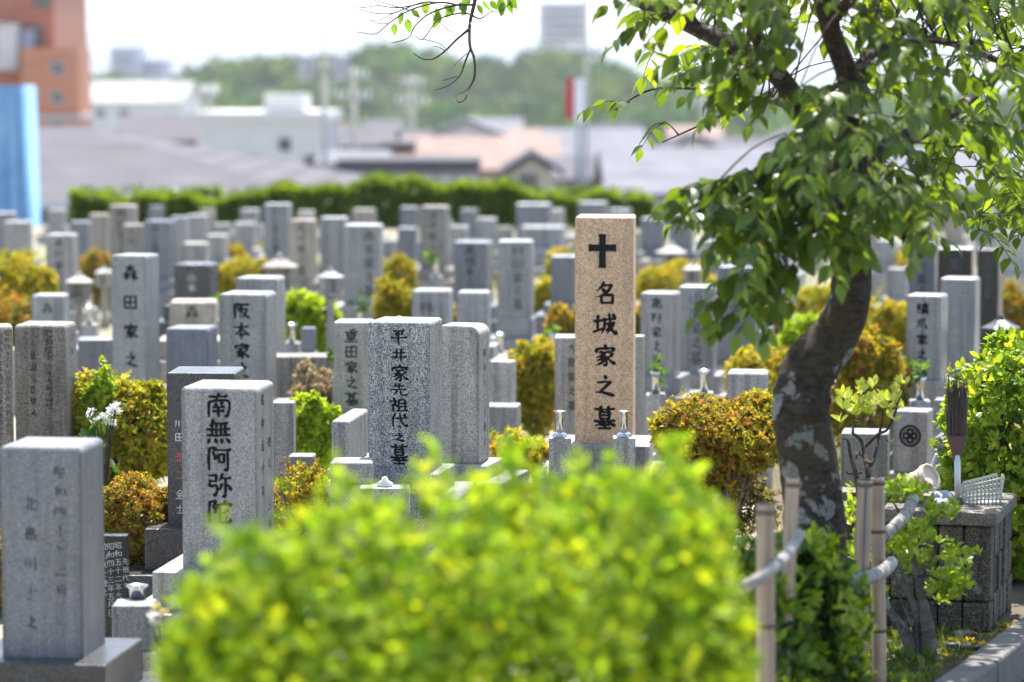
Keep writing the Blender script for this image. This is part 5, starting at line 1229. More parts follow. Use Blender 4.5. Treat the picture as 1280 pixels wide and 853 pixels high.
# sprays: ellipses of the crown in photo pixels with a depth range
CROWN = [(850, 40, 60, 50, 9, 10.0, 11.2), (905, 95, 40, 36, 6, 10.2, 11), (945, 120, 45, 50, 8, 10, 11), (840, 108, 46, 16, 3, 12.6, 13.6), (905, 80, 50, 36, 6, 12.2, 13.0), (756, 147, 4, 3, 1, 13.2, 13.4), (815, 186, 8, 4, 1, 13.2, 13.4), (905, 150, 22, 12, 1, 13, 13.4),
         (872, 246, 36, 12, 4, 9.9, 10.1), (925, 262, 55, 40, 11, 9.7, 10.5), (900, 300, 40, 24, 5, 9.7, 10.2), (965, 325, 50, 50, 11, 9.6, 10.3), (945, 380, 35, 30, 5, 9.7, 10.1), (1000, 235, 60, 60, 14, 9.6, 10.6), (1000, 165, 45, 45, 5, 9.8, 10.8),
         (1065, 200, 75, 115, 20, 9.3, 10.2), (1050, 300, 40, 20, 4, 9.6, 10.1), (950, 385, 26, 20, 4, 9.7, 10.1), (1030, 300, 46, 26, 6, 9.5, 10.1), (1115, 280, 46, 36, 11, 9.6, 10.6), (1090, 120, 60, 80, 12, 9.4, 10.6),
         (1180, 90, 110, 110, 34, 10.0, 13.0), (1235, 210, 80, 90, 24, 10.4, 13.2), (1255, 290, 45, 40, 8, 10.8, 13), (1170, 220, 60, 60, 14, 10, 12),
         (1040, 25, 160, 60, 32, 9.3, 12), (1230, 15, 80, 50, 14, 9.6, 12.5), (1050, -120, 300, 100, 90, 8.8, 12.6), (1000, -260, 320, 90, 60, 9, 12.6), (860, -60, 90, 50, 12, 10, 12), (1310, 120, 40, 170, 20, 10, 13)]
LPOS, LAX, LNOR, LS, LC = [], [], [], [], []
tw = Geo(); axis_pt = W(1060, 200, TD)
def spray(p, out, L, nl, leaf=.088, twr=.0022):
    """a drooping shoot with alternate leaves"""
    d0 = out.normalized(); pts = [p, p + d0 * L * .5 + Vector((0, 0, -.02 * L / .3)), p + d0 * L + Vector((0, 0, -.10 * L / .3))]
    tw.add(tube_geo(pts, [twr * 1.5, twr, twr * .5], 3, 5))
    pa = smooth_path(pts, 8)
    yng = random.random() < .3
    for i in range(nl):
        f = (i + .6) / nl; q = pa[min(len(pa) - 1, int(f * len(pa)))]; t = (pa[min(len(pa) - 1, int(f * len(pa)) + 1)] - pa[max(0, int(f * len(pa)) - 1)]).normalized()
        sd = t.cross(Vector((0, 0, 1)))
        sd = sd.normalized() if sd.length > .05 else Vector((1, 0, 0))
        s = (1 if i % 2 else -1)
        a = (t * random.uniform(.2, .8) + sd * s * random.uniform(.6, 1.1) + Vector((0, 0, random.uniform(-.95, -.05)))).normalized()
        if i == nl - 1: a = (t + Vector((0, 0, -.5))).normalized()
        nrm = Vector((random.gauss(0, .35), random.gauss(0, .35), 1)) 
        LPOS.append(q); LAX.append(a); LNOR.append(nrm); LS.append(leaf * random.uniform(.65, 1.2) * (.75 if f > .85 else 1))
        c = np.array(PAL['cherry'][random.randrange(4)]) * random.uniform(.8, 1.25)
        if yng: c = c * np.array([1.9, 1.7, 1.1])
        LC.append(c)
for cx, cy_, rx, ry, n, d0, d1 in CROWN:
    if cy_ > 0: cy_ -= 26; ry *= .92; n = max(1, round(n * .86))
    for i in range(n):
        r = math.sqrt(random.random()); th = random.uniform(0, 6.283); d = random.uniform(d0, d1)
        p = W(cx + rx * r * math.cos(th), cy_ + ry * r * math.sin(th), d)
        out = Vector((p.x - axis_pt.x, (p.y - axis_pt.y) * 1.1, 0)); out = (out.normalized() if out.length > .02 else Vector((0, -1, 0))) + Vector((random.uniform(-.7, .7), random.uniform(-.7, .7), random.uniform(-.5, .25)))
        L = random.uniform(.18, .34); o = out.normalized(); st = p - o * L * .5
        k = np.linalg.norm(LP - np.array(st), axis=1).argmin(); q = Vector(LP[k])
        dq = (st - q).length; mid = q.lerp(st, .5) + Vector((random.uniform(-.1, .1), random.uniform(-.1, .1), .1)) * min(dq, .6)
        tw.add(tube_geo([q, mid, st], [.0042, .003, .0024], 3, 5))
        spray(st, o, L, random.randint(8, 12))
# explicit sprays at the left tip
for (a, b) in (((882, 250, 10), (836, 238, 10)), ((890, 262, 10), (845, 262, 9.9)), ((960, 345, 9.95), (905, 330, 9.9)), ((975, 330, 9.9), (930, 380, 9.8)), ((985, 340, 9.8), (962, 395, 9.75))):
    A = W(*a); B = W(*b); spray(A, B - A, (B - A).length * 1.15, 11)
    k = np.linalg.norm(LP - np.array(A), axis=1).argmin(); tw.add(tube_geo([Vector(LP[k]), Vector(LP[k]).lerp(A, .5) + Vector((0, 0, .03)), A], [.006, .004, .003], 3, 5))
# the bare hanging twigs at the top
def C7(x, y): return (440 + x / 3.048, y / 3.048)
def twig(pts, w0, w1, d=12.6):
    P = [W(*C7(x, y), d + .25 * math.sin(i * 1.3 + x * .01)) for i, (x, y) in enumerate(pts)]
    r = np.linspace(w0, w1, len(P)) / 2 * mpp(d); tw.add(tube_geo(P, list(r), 4, 6, .08)); return P
twig([(470, -12), (465, 20), (455, 60), (447, 110), (450, 180), (462, 210), (468, 250), (465, 300), (440, 350), (430, 380), (405, 390), (395, 365)], 5, 1.3)
twig([(447, 112), (400, 150), (355, 195), (310, 225), (270, 225), (235, 205)], 3.4, 1.2)
twig([(450, 190), (430, 240), (410, 290), (370, 325), (315, 345)], 2.6, 1.1)
twig([(410, 290), (385, 296), (345, 308)], 1.6, .9); twig([(466, 300), (436, 345), (400, 360)], 1.5, .8)
twig([(440, 205), (425, 215), (385, 255)], 1.4, .7); twig([(355, 195), (330, 180), (310, 178)], 1.3, .7)
twig([(458, 60), (420, 50), (330, 75), (270, 150), (235, 130)], 2.4, 1.0)
twig([(466, 20), (400, 20), (300, 50), (240, 100), (215, 145), (150, 165)], 3.0, 1.0)
twig([(400, 20), (330, 10), (220, 40), (140, 90), (90, 130), (18, 122)], 2.6, .9)
twig([(330, 10), (260, 12), (160, 50), (80, 50), (8, 28)], 2.2, .8)
twig([(300, 6), (180, 30), (100, 22), (40, 30), (15, 18)], 1.8, .8); twig([(220, 40), (150, 20), (80, 0)], 1.6, .8)
twig([(140, 90), (100, 90), (60, 70)], 1.4, .7); twig([(160, 50), (110, 75), (70, 80)], 1.3, .7)
twig([(456, 58), (490, 72), (530, 45), (570, 40), (605, 10)], 2.2, .9); twig([(270, 150), (330, 165), (360, 190)], 1.3, .7); twig([(300, 50), (360, 110), (400, 130)], 1.3, .7)
for (x, y, s, dx, dz) in ((165, 88, .055, -.15, -1), (212, 72, .06, .1, -1), (330, 42, .075, -.2, -1), (320, 30, .05, .3, -.9), (395, 22, .07, -.6, -.6), (440, 18, .06, -.5, -.8), (475, 20, .05, .5, -.6), (500, 0, .06, .4, -.7), (560, -8, .075, .3, -1), (575, 8, .06, -.2, -1), (600, 0, .06, .1, -1), (195, 45, .06, -.3, -.8), (225, 40, .05, .7, -.5), (280, 5, .06, 0, -1), (525, 5, .05, .6, -.6), (350, 20, .05, .6, -.4), (408, 10, .06, .5, -.8), (590, -15, .07, .6, -.7), (455, -5, .07, -.8, -.6)):
    LPOS.append(W(*C7(x, y), 12.6)); LAX.append(Vector((dx, random.uniform(-.3, .3), dz)).normalized()); LNOR.append(Vector((random.gauss(0, .5), -1, .5))); LS.append(s); LC.append(np.array((.13, .24, .03)) * random.uniform(.8, 1.2))
tag(tw.build('twigs', M['twig'], tree, True), kind='stuff')
LPOS = np.array([tuple(v) for v in LPOS]); LAX = np.array([tuple(v) for v in LAX]); LNOR = np.array([tuple(v) for v in LNOR]); LS = np.array(LS); LC = np.array(LC)
# the 300 leaves that show largest are pieces of their own
wp = LPOS + np.array(base); v = (wp[:, 2] - CAMZ) / wp[:, 1]; ppx = 640 + wp[:, 0] / wp[:, 1] * FPX; ppy = 105 - v * FPX
inside = (ppx > 5) & (ppx < 1275) & (ppy > 5) & (ppy < 560)
score = np.where(inside, LS / wp[:, 1] * (1 - (wp[:, 1] - 9.3) * .12), -1)
score[-19:] += 1
order = np.argsort(-score); big, rest = order[:300], order[300:]
crown = leaf_mesh('crown', LEAF_BIG, LPOS[rest], LAX[rest], LNOR[rest], LS[rest], LC[rest], M['leaf'], tree)
vmesh = []
for k in range(8):
    c = LC[big[k::8]].mean(0) * (.75 + .08 * k) if k < 7 else np.array((.13, .24, .03))
    o = leaf_mesh('leaf', LEAF_BIG, np.zeros((1, 3)), np.array([[0, 1., 0]]), np.array([[0, 0, 1.]]), np.ones(1), c[None], M['leaf'], kind=None)
    vmesh.append(o.data); bpy.data.objects.remove(o)
for i, j in enumerate(big):
    a = Vector(LAX[j]).normalized(); x = a.cross(Vector(LNOR[j])).normalized(); n_ = x.cross(a); s = LS[j]
    o = bpy.data.objects.new('leaf', vmesh[7] if j >= len(LS) - 19 else vmesh[i % 7]); link(o, crown)
    o.matrix_basis = Matrix(((x.x * s, a.x * s, n_.x * s, LPOS[j][0]), (x.y * s, a.y * s, n_.y * s, LPOS[j][1]), (x.z * s, a.z * s, n_.z * s, LPOS[j][2]), (0, 0, 0, 1)))

# ------------------------------------------------------------------ small twisted shrub right of the trunk
def leaf_parts(parent, items, base_, mat, tmpl, cols):
    """single leaves as pieces: items = (pos, axis, normal, size)"""
    vm = []
    for c in cols:
        o = leaf_mesh('leaf', tmpl, np.zeros((1, 3)), np.array([[0, 1., 0]]), np.array([[0, 0, 1.]]), np.ones(1), np.array([c]), M[mat], kind=None); vm.append(o.data); bpy.data.objects.remove(o)
    for p, a, n_, s in items:
        a = a.normalized(); x = a.cross(n_).normalized(); n2 = x.cross(a)
        o = bpy.data.objects.new('leaf', random.choice(vm)); link(o, parent)
        o.matrix_basis = Matrix(((x.x * s, a.x * s, n2.x * s, p.x), (x.y * s, a.y * s, n2.y * s, p.y), (x.z * s, a.z * s, n2.z * s, p.z), (0, 0, 0, 1)))
SD = 11.6
def C2(x, y): return at(1040 + x / 4.267, 440 + y / 4.267, SD)
b2 = C2(170, 700); b2.z = 0
e = empty('twisted_shrub', b2, 0, 'small twisted shrub with pale lime leaves right of the cherry trunk', 'shrub')
low = lambda x: Vector((x, 0, 0))
for pts, w0, w1 in (([(185, 900), (185, 670), (175, 560), (160, 480), (105, 430)], 9, 3), ([(150, 900), (130, 670), (105, 560), (85, 475), (55, 465)], 7, 2.5), ([(190, 600), (205, 600), (235, 540), (260, 440), (268, 330), (255, 290)], 6, 2), ([(205, 600), (150, 545), (120, 560)], 5, 3),
                    ([(172, 520), (250, 445), (300, 420), (340, 330), (350, 270), (395, 180)], 5, 1.6), ([(110, 425), (125, 380), (170, 370), (250, 380)], 3, 1.2), ([(105, 430), (120, 350), (115, 290)], 3, 1.4), ([(260, 345), (200, 375), (130, 400)], 2, 1.2), ([(290, 460), (320, 500), (365, 495)], 1.4, .6), ([(345, 300), (330, 250)], 1.6, 1), ([(170, 372), (200, 330), (210, 280)], 2, 1.2), ([(150, 640), (100, 660), (85, 650)], 3, 2)):
    P = [C2(x, y) + Vector((0, .05 * math.sin(i * 2 + x), 0)) - b2 for i, (x, y) in enumerate(pts)]
    V, F = tube_geo(P, list(np.linspace(w0, w1, len(P)) / 2 * mpp(SD) * 1.0), 4, 8, .06); mesh('stem', V, F, M['twig'], e, True)
it = []
for (x, y) in ((60, 225), (75, 240), (60, 285), (170, 190), (215, 180), (150, 215), (110, 255), (130, 305), (190, 315), (250, 245), (285, 240), (330, 250), (305, 290), (345, 205), (375, 158), (325, 345), (360, 285), (45, 355), (205, 275), (160, 265), (110, 320), (180, 250)):
    for j in range(5):
        p = C2(x + random.uniform(-10, 10), y + 14) - b2 + Vector((0, random.uniform(-.06, .06), 0)); a = Vector((random.uniform(-.8, .8), random.uniform(-.8, .8), random.uniform(.3, 1)))
        it.append((p, a, Vector((random.gauss(0, .4), -.6, .8)), random.uniform(.040, .058)))
leaf_parts(e, it, b2, 'leaf', LEAF_OVAL, [(.42, .48, .08), (.36, .44, .06), (.46, .50, .14)])
# ------------------------------------------------------------------ pruned shrub by the tank, with pale lichen-covered stems
SD2 = 11.3
def C1(x, y, d=SD2): return at(960 + x / 2.912, 560 + y / 2.912, d)
b3 = C1(540, 770); b3.z = 0
e = empty('pruned_shrub', b3, 0, 'pruned shrub with pale lichen-crusted stems and fresh leaves beside the block tank', 'shrub')
for pts, w0, w1 in (([(520, 800), (510, 700), (480, 640), (440, 590), (425, 520)], 20, 5), ([(540, 800), (545, 690), (540, 600), (512, 530), (478, 465), (450, 425)], 13, 5), ([(590, 810), (582, 700), (572, 620), (560, 560)], 20, 15), ([(560, 560), (545, 470), (525, 380), (500, 300)], 11, 5), ([(510, 700), (500, 650), (470, 620), (455, 605)], 9, 4), ([(520, 640), (490, 560), (455, 480)], 6, 3)):
    P = [C1(x, y) + Vector((0, .04 * math.sin(i * 2 + x), 0)) - b3 for i, (x, y) in enumerate(pts)]
    for v in P: v.z = max(v.z, -.02)
    V, F = tube_geo(P, list(np.linspace(w0, w1, len(P)) / 2 * mpp(SD2)), 5, 10, .09); mesh('stem', V, F, M['whitebark'], e, True)
sp = []; ax = []
for (x, y, rx, ry, n) in ((520, 150, 60, 30, 34), (455, 160, 40, 40, 20), (490, 330, 80, 60, 60), (560, 300, 40, 50, 26), (640, 225, 70, 30, 26), (680, 380, 55, 50, 22), (650, 500, 60, 50, 40), (700, 480, 40, 60, 22), (320, 230, 50, 60, 26), (400, 390, 30, 30, 10), (400, 520, 30, 30, 8), (300, 360, 30, 50, 14), (540, 390, 50, 30, 18), (380, 510, 20, 30, 6)):
    for i in range(n):
        sp.append(tuple(C1(x + random.gauss(0, .5) * rx, y + random.gauss(0, .5) * ry, SD2 + random.uniform(-.22, .2)) - b3)); ax.append((random.gauss(0, .5), random.gauss(-.2, .5), 1))
pos, dr, nor, s = rosettes(np.array(sp), np.array(ax), 6, .85, .036)
leaf_mesh('foliage', LEAF_OVAL, pos, dr, nor, s, palette(len(sp), [(.26, .36, .03), (.33, .42, .04), (.18, .28, .025)], 6), M['leaf'], e)
g = Geo()
for (a, b) in (((545, 470), (640, 500)), ((520, 380), (600, 370)), ((600, 370), (690, 350)), ((525, 380), (640, 230)), ((500, 300), (520, 160)), ((450, 425), (400, 390)), ((455, 480), (390, 520)), ((500, 300), (440, 180))):
    A = C1(*a) - b3; B = C1(*b) - b3; g.add(tube_geo([A, A.lerp(B, .5) + Vector((0, 0, .02)), B], [.005, .004, .002], 3, 6))
tag(g.build('twigs', M['twig'], e, True), kind='stuff')
# ------------------------------------------------------------------ bamboo stakes
def stake(xt, yt, xb, yb, wpx, d, label, nodes_at, split=False):
    T = at(xt, yt, d); B = at(xb, yb, d); k = (T.z + .1) / (T.z - B.z); G = T + (B - T) * k; r = wpx / 2 * mpp(d)
    e = empty('bamboo_stake', (G.x, G.y, 0), 0, label, 'bamboo stake', 'bamboo stakes round the cherry tree')
    P0 = G - e.location; P1 = T - e.location; ax = (P1 - P0)
    V, F = tube_geo([P0, P1], [r * 1.05, r * .97], 12, 18, 0, cap=False)
    n = len(V)
    # hollow top
    up = ax.normalized(); a_ = up.cross(Vector((0, 1, 0))).normalized(); b_ = up.cross(a_)
    V += [P1 + (a_ * math.cos(t) + b_ * math.sin(t)) * r * .7 for t in np.linspace(0, 6.2832, 19)[:-1]]; V += [v - up * .09 for v in V[-18:]]
    rim = Geo(); 
    mesh('culm', V[:n], F, M['bamboo'], e, True)
    W_ = [P1 + (a_ * math.cos(t) + b_ * math.sin(t)) * r * q - up * dz for q, dz in ((.98, 0), (.7, 0), (.66, .08)) for t in np.linspace(0, 6.2832, 19)[:-1]]
    FF = [(j * 18 + i, j * 18 + (i + 1) % 18, (j + 1) * 18 + (i + 1) % 18, (j + 1) * 18 + i) for j in range(2) for i in range(18)] + [tuple(range(36, 54))]
    mesh('cut_end', W_, FF, M['bamboodark'], e)
    for y_ in nodes_at:
        f = (y_ - yt) / (yb - yt); c = T + (B - T) * f - e.location
        V, F = tube_geo([c - up * .007, c - up * .002, c + up * .002, c + up * .007], [r * 1.0, r * 1.12, r * 1.12, r * 1.0], 1, 18); mesh('node', V, F, M['bamboodark'], e, True)
    if split:
        c0 = T - e.location + Vector((r * .05, -r * .97, -.004)); c1 = c0 + (B - T) * .55
        V, F = tube_geo([c0, c0.lerp(c1, .5), c1], [.005, .004, .001], 3, 6); mesh('split', V, F, M['trimgrey'], e)
    return e
stake(957, 630, 957, 853, 24, 8.7, 'thick pale bamboo stake left of the cherry trunk', [640, 782])
stake(991, 597, 979, 853, 18, 9.4, 'thinner bamboo stake leaning close left of the cherry trunk', [606, 830])
stake(1081, 600, 1072, 853, 20, 10.35, 'split bamboo stake, left of the right pair', [606, 731, 845], True)
stake(1097, 598, 1099, 853, 18, 10.7, 'straight bamboo stake, right of the right pair', [604, 664, 788])
# wrapped poles tied between the stakes
def wrapped(pts, wpx, label, rings=7):
    P = [at(*p) for p in pts]; o = P[len(P) // 2].copy(); e = empty('wrapped_pole', o, 0, label, 'wrapped pole', 'white-wrapped support poles')
    r = wpx / 2 * mpp(pts[0][2]); V, F = tube_geo([p - o for p in P], [r] * len(P), 6, 16, .02); mesh('wrapping', V, F, M['wrap'], e, True)
    pa = smooth_path([p - o for p in P], 12)
    for k in range(rings):
        i = int((k + .5) / rings * (len(pa) - 2)); t = (pa[i + 1] - pa[i]).normalized()
        V, F = tube_geo([pa[i] - t * .002, pa[i] + t * .002], [r * 1.04, r * 1.04], 1, 16); mesh('twine_turn', V, F, M['twine'], e)
wrapped([(916, 742, 8.6), (945, 726, 8.58), (972, 706, 8.7), (990, 685, 9.2), (999, 668, 9.35)], 16, 'blurred white-wrapped pole tied to the thick pale bamboo stake', 3)
wrapped([(1040, 722, 10.25), (1062, 724, 10.2), (1085, 722, 10.22), (1104, 714, 10.4), (1114, 704, 10.8)], 18, 'white-wrapped pole tied across the right pair of bamboo stakes', 8)
wrapped([(1102, 672, 10.95), (1118, 658, 11.0), (1132, 643, 11.1), (1142, 624, 11.2)], 15, 'white-wrapped pole slanting up among the fresh leaves of the pruned shrub', 5)
wrapped([(1098, 634, 11.3), (1112, 618, 11.35), (1130, 606, 11.4)], 11, 'thin upper white-wrapped pole behind the pruned shrub leaves', 4)
# ------------------------------------------------------------------ block tank on the right and what stands on it
a = R(-17); corner = Vector((1.924, 11.87, 0)); TZ = .486; RX = Vector((math.cos(a), math.sin(a), 0)); RY = Vector((-math.sin(a), math.cos(a), 0))
LW, LD = .78, .62
tank = empty('block_tank', corner, a, 'low tank of rough dark concrete blocks with a pale coping beside the kerb', 'block wall')
bh = TZ - .055
# front face: fluted uprights, side: three courses of split blocks (local x to the left is negative, y runs back)
x = 0.0; i = 0
while x < LW - .04:
    wv = random.uniform(.085, .115)
    for j, (z0, z1) in enumerate(((0, bh * .28), (bh * .284, bh))):
        bmobj('block', bbox(wv - .005, .10 + random.uniform(-.006, .006), z1 - z0 - .005, z0, .010, 2, -x - wv / 2, .05 + random.uniform(-.004, .006)), M['block'], tank)
    x += wv; i += 1
yv = .11
while yv < LD:
    wv = random.uniform(.075, .11)
    for j in range(3):
        z0 = bh * j / 3
        bmobj('block', bbox(.10 + random.uniform(-.006, .006), wv - .008, bh / 3 - .007, z0, .009, 2, -.05 + random.uniform(-.006, .004), yv + wv / 2), M['block'], tank)
    yv += wv
Geo().box(-LW, -.09, .09, LD - .02, .0, bh - .03).build('core', M['block'], tank)
bmobj('coping', bbox(LW + .02, .19, .055, bh, .008, 2, -LW / 2 + .012, .08), M['blocktop'], tank)
bmobj('coping', bbox(.17, LD - .18, .055, bh, .008, 2, -.066, .178 + (LD - .18) / 2), M['blocktop'], tank)
bmobj('coping', bbox(LW - .155, .16, .05, bh - .001, .008, 2, -.155 - (LW - .155) / 2, LD - .06), M['blocktop'], tank)
bmobj('water_cover', bbox(LW - .17, LD - .34, .03, bh - .02, .004, 1, -.158 - (LW - .17) / 2, .18 + (LD - .34) / 2), M['block'], tank)
def T(x, y, z=TZ + .001): return corner + RX * x + RY * y + Vector((0, 0, z))
# plastic basket with square holes
bc = T(-.085, .30); bs = empty('plastic_basket', bc, a + .25, 'small grey plastic basket with square holes on the tank coping', 'basket')
g = Geo(); L0, W0, H0 = .165, .11, .10
def panel(p0, ux, uz, nu, nz, t, w_, fl):
    nrm = ux.cross(uz).normalized() * t
    def bar(A, B, C, D):
        b = len(g.V); g.V.extend([A, B, C, D, A + nrm, B + nrm, C + nrm, D + nrm]); g.F.extend([tuple(b + i for i in f) for f in ((0, 1, 2, 3), (7, 6, 5, 4), (0, 4, 5, 1), (1, 5, 6, 2), (2, 6, 7, 3), (3, 7, 4, 0))])
    for i in range(nu + 1):
        f = i / nu; d_ = w_ / 2; u0 = p0 + ux * (f - d_); u1 = p0 + ux * (f + d_); s0 = uz * (1 + fl * f); bar(u0, u1, u1 + s0, u0 + s0)
    for j in range(nz + 1):
        f = j / nz; k = .05; A = p0 + uz * (f - k) ; B = p0 + ux + uz * ((f - k) * (1 + fl)); bar(A, B, B + uz * 2 * k, A + uz * 2 * k)
bot = .8
for (p0, ux, nu, fl, out) in ((Vector((-L0 / 2 * .85, -W0 / 2 * .85, 0)), Vector((L0 * .85, 0, 0)), 9, .55, Vector((0, -.012, 0))), (Vector((L0 / 2 * .85, -W0 / 2 * .85, 0)), Vector((0, W0 * .85, 0)), 6, 0, Vector((.016, 0, 0))),
                         (Vector((L0 / 2 * .85, W0 / 2 * .85, 0)), Vector((-L0 * .85, 0, 0)), 9, -.35, Vector((0, .012, 0))), (Vector((-L0 / 2 * .85, W0 / 2 * .85, 0)), Vector((0, -W0 * .85, 0)), 6, 0, Vector((-.016, 0, 0)))):
    hz = H0 * (.85 if ux.x > 0 else (1.3 if out.x > 0 else (1.3 if ux.x < 0 else .85)))
    panel(p0, ux, Vector((0, 0, hz * .82)) + out, nu, 5, .003, .05, fl)
g.build('lattice_sides', M['basket'], bs)
Geo().box(-L0 * .42, L0 * .42, -W0 * .42, W0 * .42, 0.0, .005).build('bottom', M['basket'], bs)
# bowls and ladles
def bowl(loc, r, mat, tilt, label, handle=None, name='ladle'):
    e = empty(name, loc, 0, label, 'ladle' if handle else 'bowl')
    V, F = lathe([(r * .25, 0), (r * .62, r * .10), (r * .9, r * .42), (r, r * .8), (r * .95, r * .8), (r * .84, r * .45), (r * .5, r * .16), (.002, r * .1)], 24)
    o = mesh('bowl', V, F, M[mat], e, True); o.rotation_euler = tilt; o.location = (0, 0, r * .55)
    if handle:
        V, F = tube_geo([Vector(h) for h in handle], [.007] * len(handle), 4, 8); mesh('handle', V, F, M[mat], e, True)
    return e
bowl(T(-.22, .24), .058, 'ladleblue', (R(-150), R(10), 0), 'grey-blue upturned ladle with a raised handle on the tank', [(-.03, .01, .07), (-.06, .03, .10), (-.05, .06, .15), (-.03, .08, .19)])
bowl(T(-.25, .12), .046, 'ladlelight', (R(-160), R(-15), 0), 'pale blue upturned bowl left of the grey-blue ladle', None, 'bowl')
bowl(T(-.19, .13), .034, 'pinkwood', (R(-140), R(20), 0), 'small pinkish cup beside the pale blue bowl', None, 'cup')
# wooden pail lying tilted
e = empty('wooden_pail', T(-.36, .20), 0, 'pale wooden pail lying tilted behind the shrub leaves on the tank', 'pail')
V, F = lathe([(.045, 0), (.056, .11), (.051, .11), (.041, .01)], 26)
o = mesh('staves', V, F, M['wood'], e, True); o.rotation_euler = (R(62), 0, R(50)); o.location = (0, 0, .065)
for z_ in (.02, .085):
    r_ = .045 + .011 * z_ / .11
    V, F = lathe([(r_ + .001, z_), (r_ + .004, z_), (r_ + .004, z_ + .012), (r_ + .001, z_ + .012)], 26); h_ = mesh('hoop', V, F, M['pinkwood'], o, True)
# upturned broom leaning on the bush
e = empty('broom', T(-.20, .42), 0, 'upturned broom with dark bristles leaning against the right bush', 'broom')
zb = .33
V, F = tube_geo([(0, 0, 0), (.0, .03, .17)], [.013, .013], 2, 12); mesh('handle', V, F, M['whiteplastic'], e, True)
bm = bmesh.new(); vs_ = [bm.verts.new(v) for v in ((-.012, .02, .15), (.012, .02, .15), (.042, .03, .25), (-.042, .03, .25), (-.012, .044, .15), (.012, .044, .15), (.042, .06, .25), (-.042, .06, .25))]
for f in ((0, 1, 2, 3), (7, 6, 5, 4), (0, 4, 5, 1), (1, 5, 6, 2), (2, 6, 7, 3), (3, 7, 4, 0)): bm.faces.new([vs_[i] for i in f])
bmesh.ops.recalc_face_normals(bm, faces=bm.faces); bmobj('bristle_holder', bm, M['broomcap'], e)
g = Geo()
for i in range(150):
    x0 = random.uniform(-.038, .038); s_ = random.uniform(.7, 1); p0 = Vector((x0, .045 + random.uniform(-.012, .012), .245)); p1 = Vector((x0 * 1.05 + random.gauss(0, .008), .05 + random.gauss(0, .012), .245 + .26 * s_))
    g.add(tube_geo([p0, p0.lerp(p1, .6) + Vector((random.gauss(0, .003), 0, 0)), p1], [.0016, .0014, .0009], 2, 4))
tag(g.build('bristles', M['broom'], e), kind='stuff')
# black torch-like pipe on the soil, stone beside it
p = at(1183, 820, 11.45); e = empty('black_pipe', (p.x, 11.45, 0), 0, 'short black plastic pipe end lying on the soil by the kerb', 'pipe')
V, F = lathe([(.018, 0), (.021, .003), (.021, .035), (.015, .05), (.012, .055), (.011, .125), (.009, .13)], 16); o = mesh('tube', V, F, M['blackplastic'], e, True); o.rotation_euler = (R(8), R(90), R(-4)); o.location = (0, 0, .021)
def pebble(px, py, d, r, label, mat='rough'):
    p = at(px, py, d); bm = bmesh.new(); bmesh.ops.create_icosphere(bm, subdivisions=3, radius=r)
    o1, o2 = random.uniform(0, 9), random.uniform(0, 9)
    for v in bm.verts: v.co = Vector((v.co.x * 1.5, v.co.y, v.co.z * .6)) * (1 + .13 * math.sin(v.co.x * 60 + o1) * math.cos(v.co.y * 70 + o2) + .06 * math.sin(v.co.z * 160 + o1))
    o = bmobj('field_stone', bm, M[mat], None, True, loc=(p.x, d, r * .45)); tag(o, label, 'stone')
pebble(1206, 806, 11.75, .035, 'dark rough stone lying behind the black pipe'); pebble(1163, 826, 11.3, .018, 'small pale stone in the weeds by the pruned shrub', 'pale')
# ------------------------------------------------------------------ weeds and grass by the kerb
def weeds(name, label, area, n, pal, tmpl, size, k):
    P = []
    while len(P) < n:
        px = random.uniform(area[0], area[1]); py = random.uniform(area[2], area[3]); d = CAMZ * FPX / (py - 105)
        x = (px - 640) * d / FPX
        if x < kerbx(d) - .03: P.append((x, d, .0))
    P = np.array(P); ax = unit(np.array([0, 0, 1.]) + rng.normal(0, .35, P.shape)); ps, dr, nor, s = rosettes(P, ax, k, .6, size)
    ps[:, 2] = np.maximum(ps[:, 2], .0) + rng.random(len(ps)) * size * .35
    o = leaf_mesh(name, tmpl, ps, dr, nor, s, palette(n, PAL[pal], k), M['leaf']); tag(o, label, 'weeds', kind='stuff')
weeds('grass', 'short bright grass and weeds on the soil beside the kerb', (1050, 1225, 796, 905), 420, 'grassdull', BLADE, .055, 5)
weeds('ground_weeds', 'broad-leaved weeds at the foot of the pruned shrub and bamboo', (1050, 1175, 800, 890), 150, 'grassdull', LEAF_OVAL, .042, 6)
weeds('moss_weeds', 'tiny weeds scattered over the soil in front of the tank', (1150, 1270, 785, 830), 160, 'azgreen', LEAF_S, .02, 5)
# dead leaves on the soil
P = []
for i in range(160):
    py = random.uniform(790, 880); d = CAMZ * FPX / (py - 105); x = (random.uniform(1070, 1275) - 640) * d / FPX
    if x < kerbx(d): P.append((x, d, .006))
P = np.array(P); o = leaf_mesh('fallen_leaves', LEAF_S, P, rng.normal(size=P.shape) * np.array([1, 1, .15]), np.tile([0, 0, 1.], (len(P), 1)) + rng.normal(0, .2, P.shape), rng.uniform(.02, .05, len(P)), palette(len(P), [(.16, .10, .05), (.22, .15, .07), (.10, .07, .04)], 1), M['leafdull']); tag(o, 'dry brown leaves scattered on the soil by the tank', 'leaves', kind='stuff')
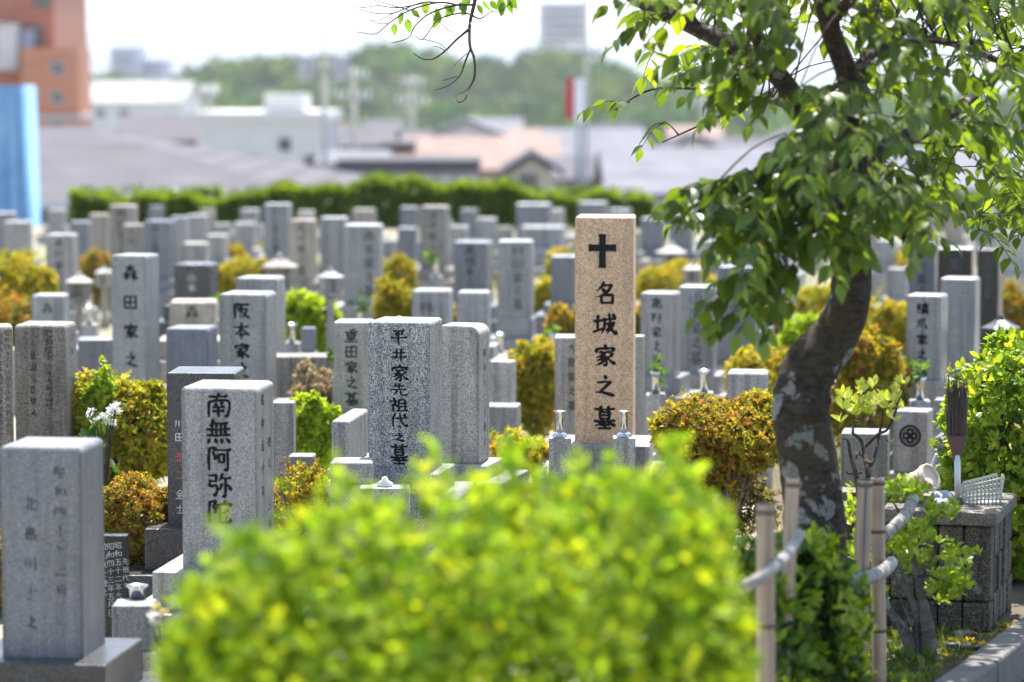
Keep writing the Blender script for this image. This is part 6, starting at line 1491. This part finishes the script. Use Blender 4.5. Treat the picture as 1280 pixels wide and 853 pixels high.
# ------------------------------------------------------------------ flowers
def flowers(px, py, d, label, heads, leaves_n, cols, base_y=None, hr=.05, lsz=.06):
    c = at(px, py, d); e = empty('flower_bunch', (c.x, d, 0), 0, label, 'flowers')
    V, F = lathe([(.03, 0), (.034, c.z * .45), (.04, c.z * .5), (.034, c.z * .5), (.028, c.z * .45)], 14); mesh('vase', V, F, M['steel'], e, True)
    for i in range(heads):
        h = Vector((random.uniform(-1, 1) * hr * 1.6, random.uniform(-1, 1) * hr, c.z + random.uniform(-.6, 1) * hr * 1.3))
        V, F = tube_geo([(0, 0, c.z * .45), h * .5 + Vector((0, 0, c.z * .25)), h], [.003, .003, .002], 3, 5); mesh('stem', V, F, M['twig'], e)
        n = 9; dd = unit(rng.normal(size=(n, 3)) + np.array([0, -.3, .5])); P = np.array(h) + dd * hr * .5
        pos, dr, nor, s = rosettes(P, dd, 5, 1.2, hr * .42)
        leaf_mesh('blossom', LEAF_OVAL, pos, dr, nor, s, palette(n, [cols[i % len(cols)]], 5), M['petal'], e, kind=None)
    P = np.array([0, .02, c.z - hr * 2.2]) + rng.normal(0, 1, (leaves_n, 3)) * np.array([hr, hr, hr * 1.5])
    pos, dr, nor, s = rosettes(P, unit(rng.normal(size=P.shape) + np.array([0, 0, .3])), 3, .9, lsz)
    leaf_mesh('leaves', LEAF_OVAL, pos, dr, nor, s, palette(leaves_n, PAL['green'], 3), M['leaf'], e)
flowers(130, 524, 13.4, 'bunch of white flowers with dark leaves above the lower left gravestone', 9, 12, [(.78, .75, .76), (.80, .79, .77)], hr=.040)
flowers(206, 776, 9.3, 'blurred white and yellow flowers at the left foot of the bright bush', 5, 10, [(.75, .75, .72), (.62, .55, .16), (.66, .45, .52)], hr=.030, lsz=.04)
# ------------------------------------------------------------------ haze over the town
V = []; g = Geo().box(-9500, 9500, -300, 10100, -17, 280)
hz = g.build('haze', bpy.data.materials.new('haze_air'))
m = hz.data.materials[0]; m.use_nodes = True; t = m.node_tree; t.nodes.clear()
pv = t.nodes.new('ShaderNodeVolumePrincipled'); pv.inputs['Color'].default_value = (.86, .92, 1, 1); pv.inputs['Density'].default_value = .00015; pv.inputs['Anisotropy'].default_value = .25
ou = t.nodes.new('ShaderNodeOutputMaterial'); t.links.new(pv.outputs[0], ou.inputs['Volume'])
tag(hz, 'pale summer haze over the town and hills', 'haze', kind='stuff')
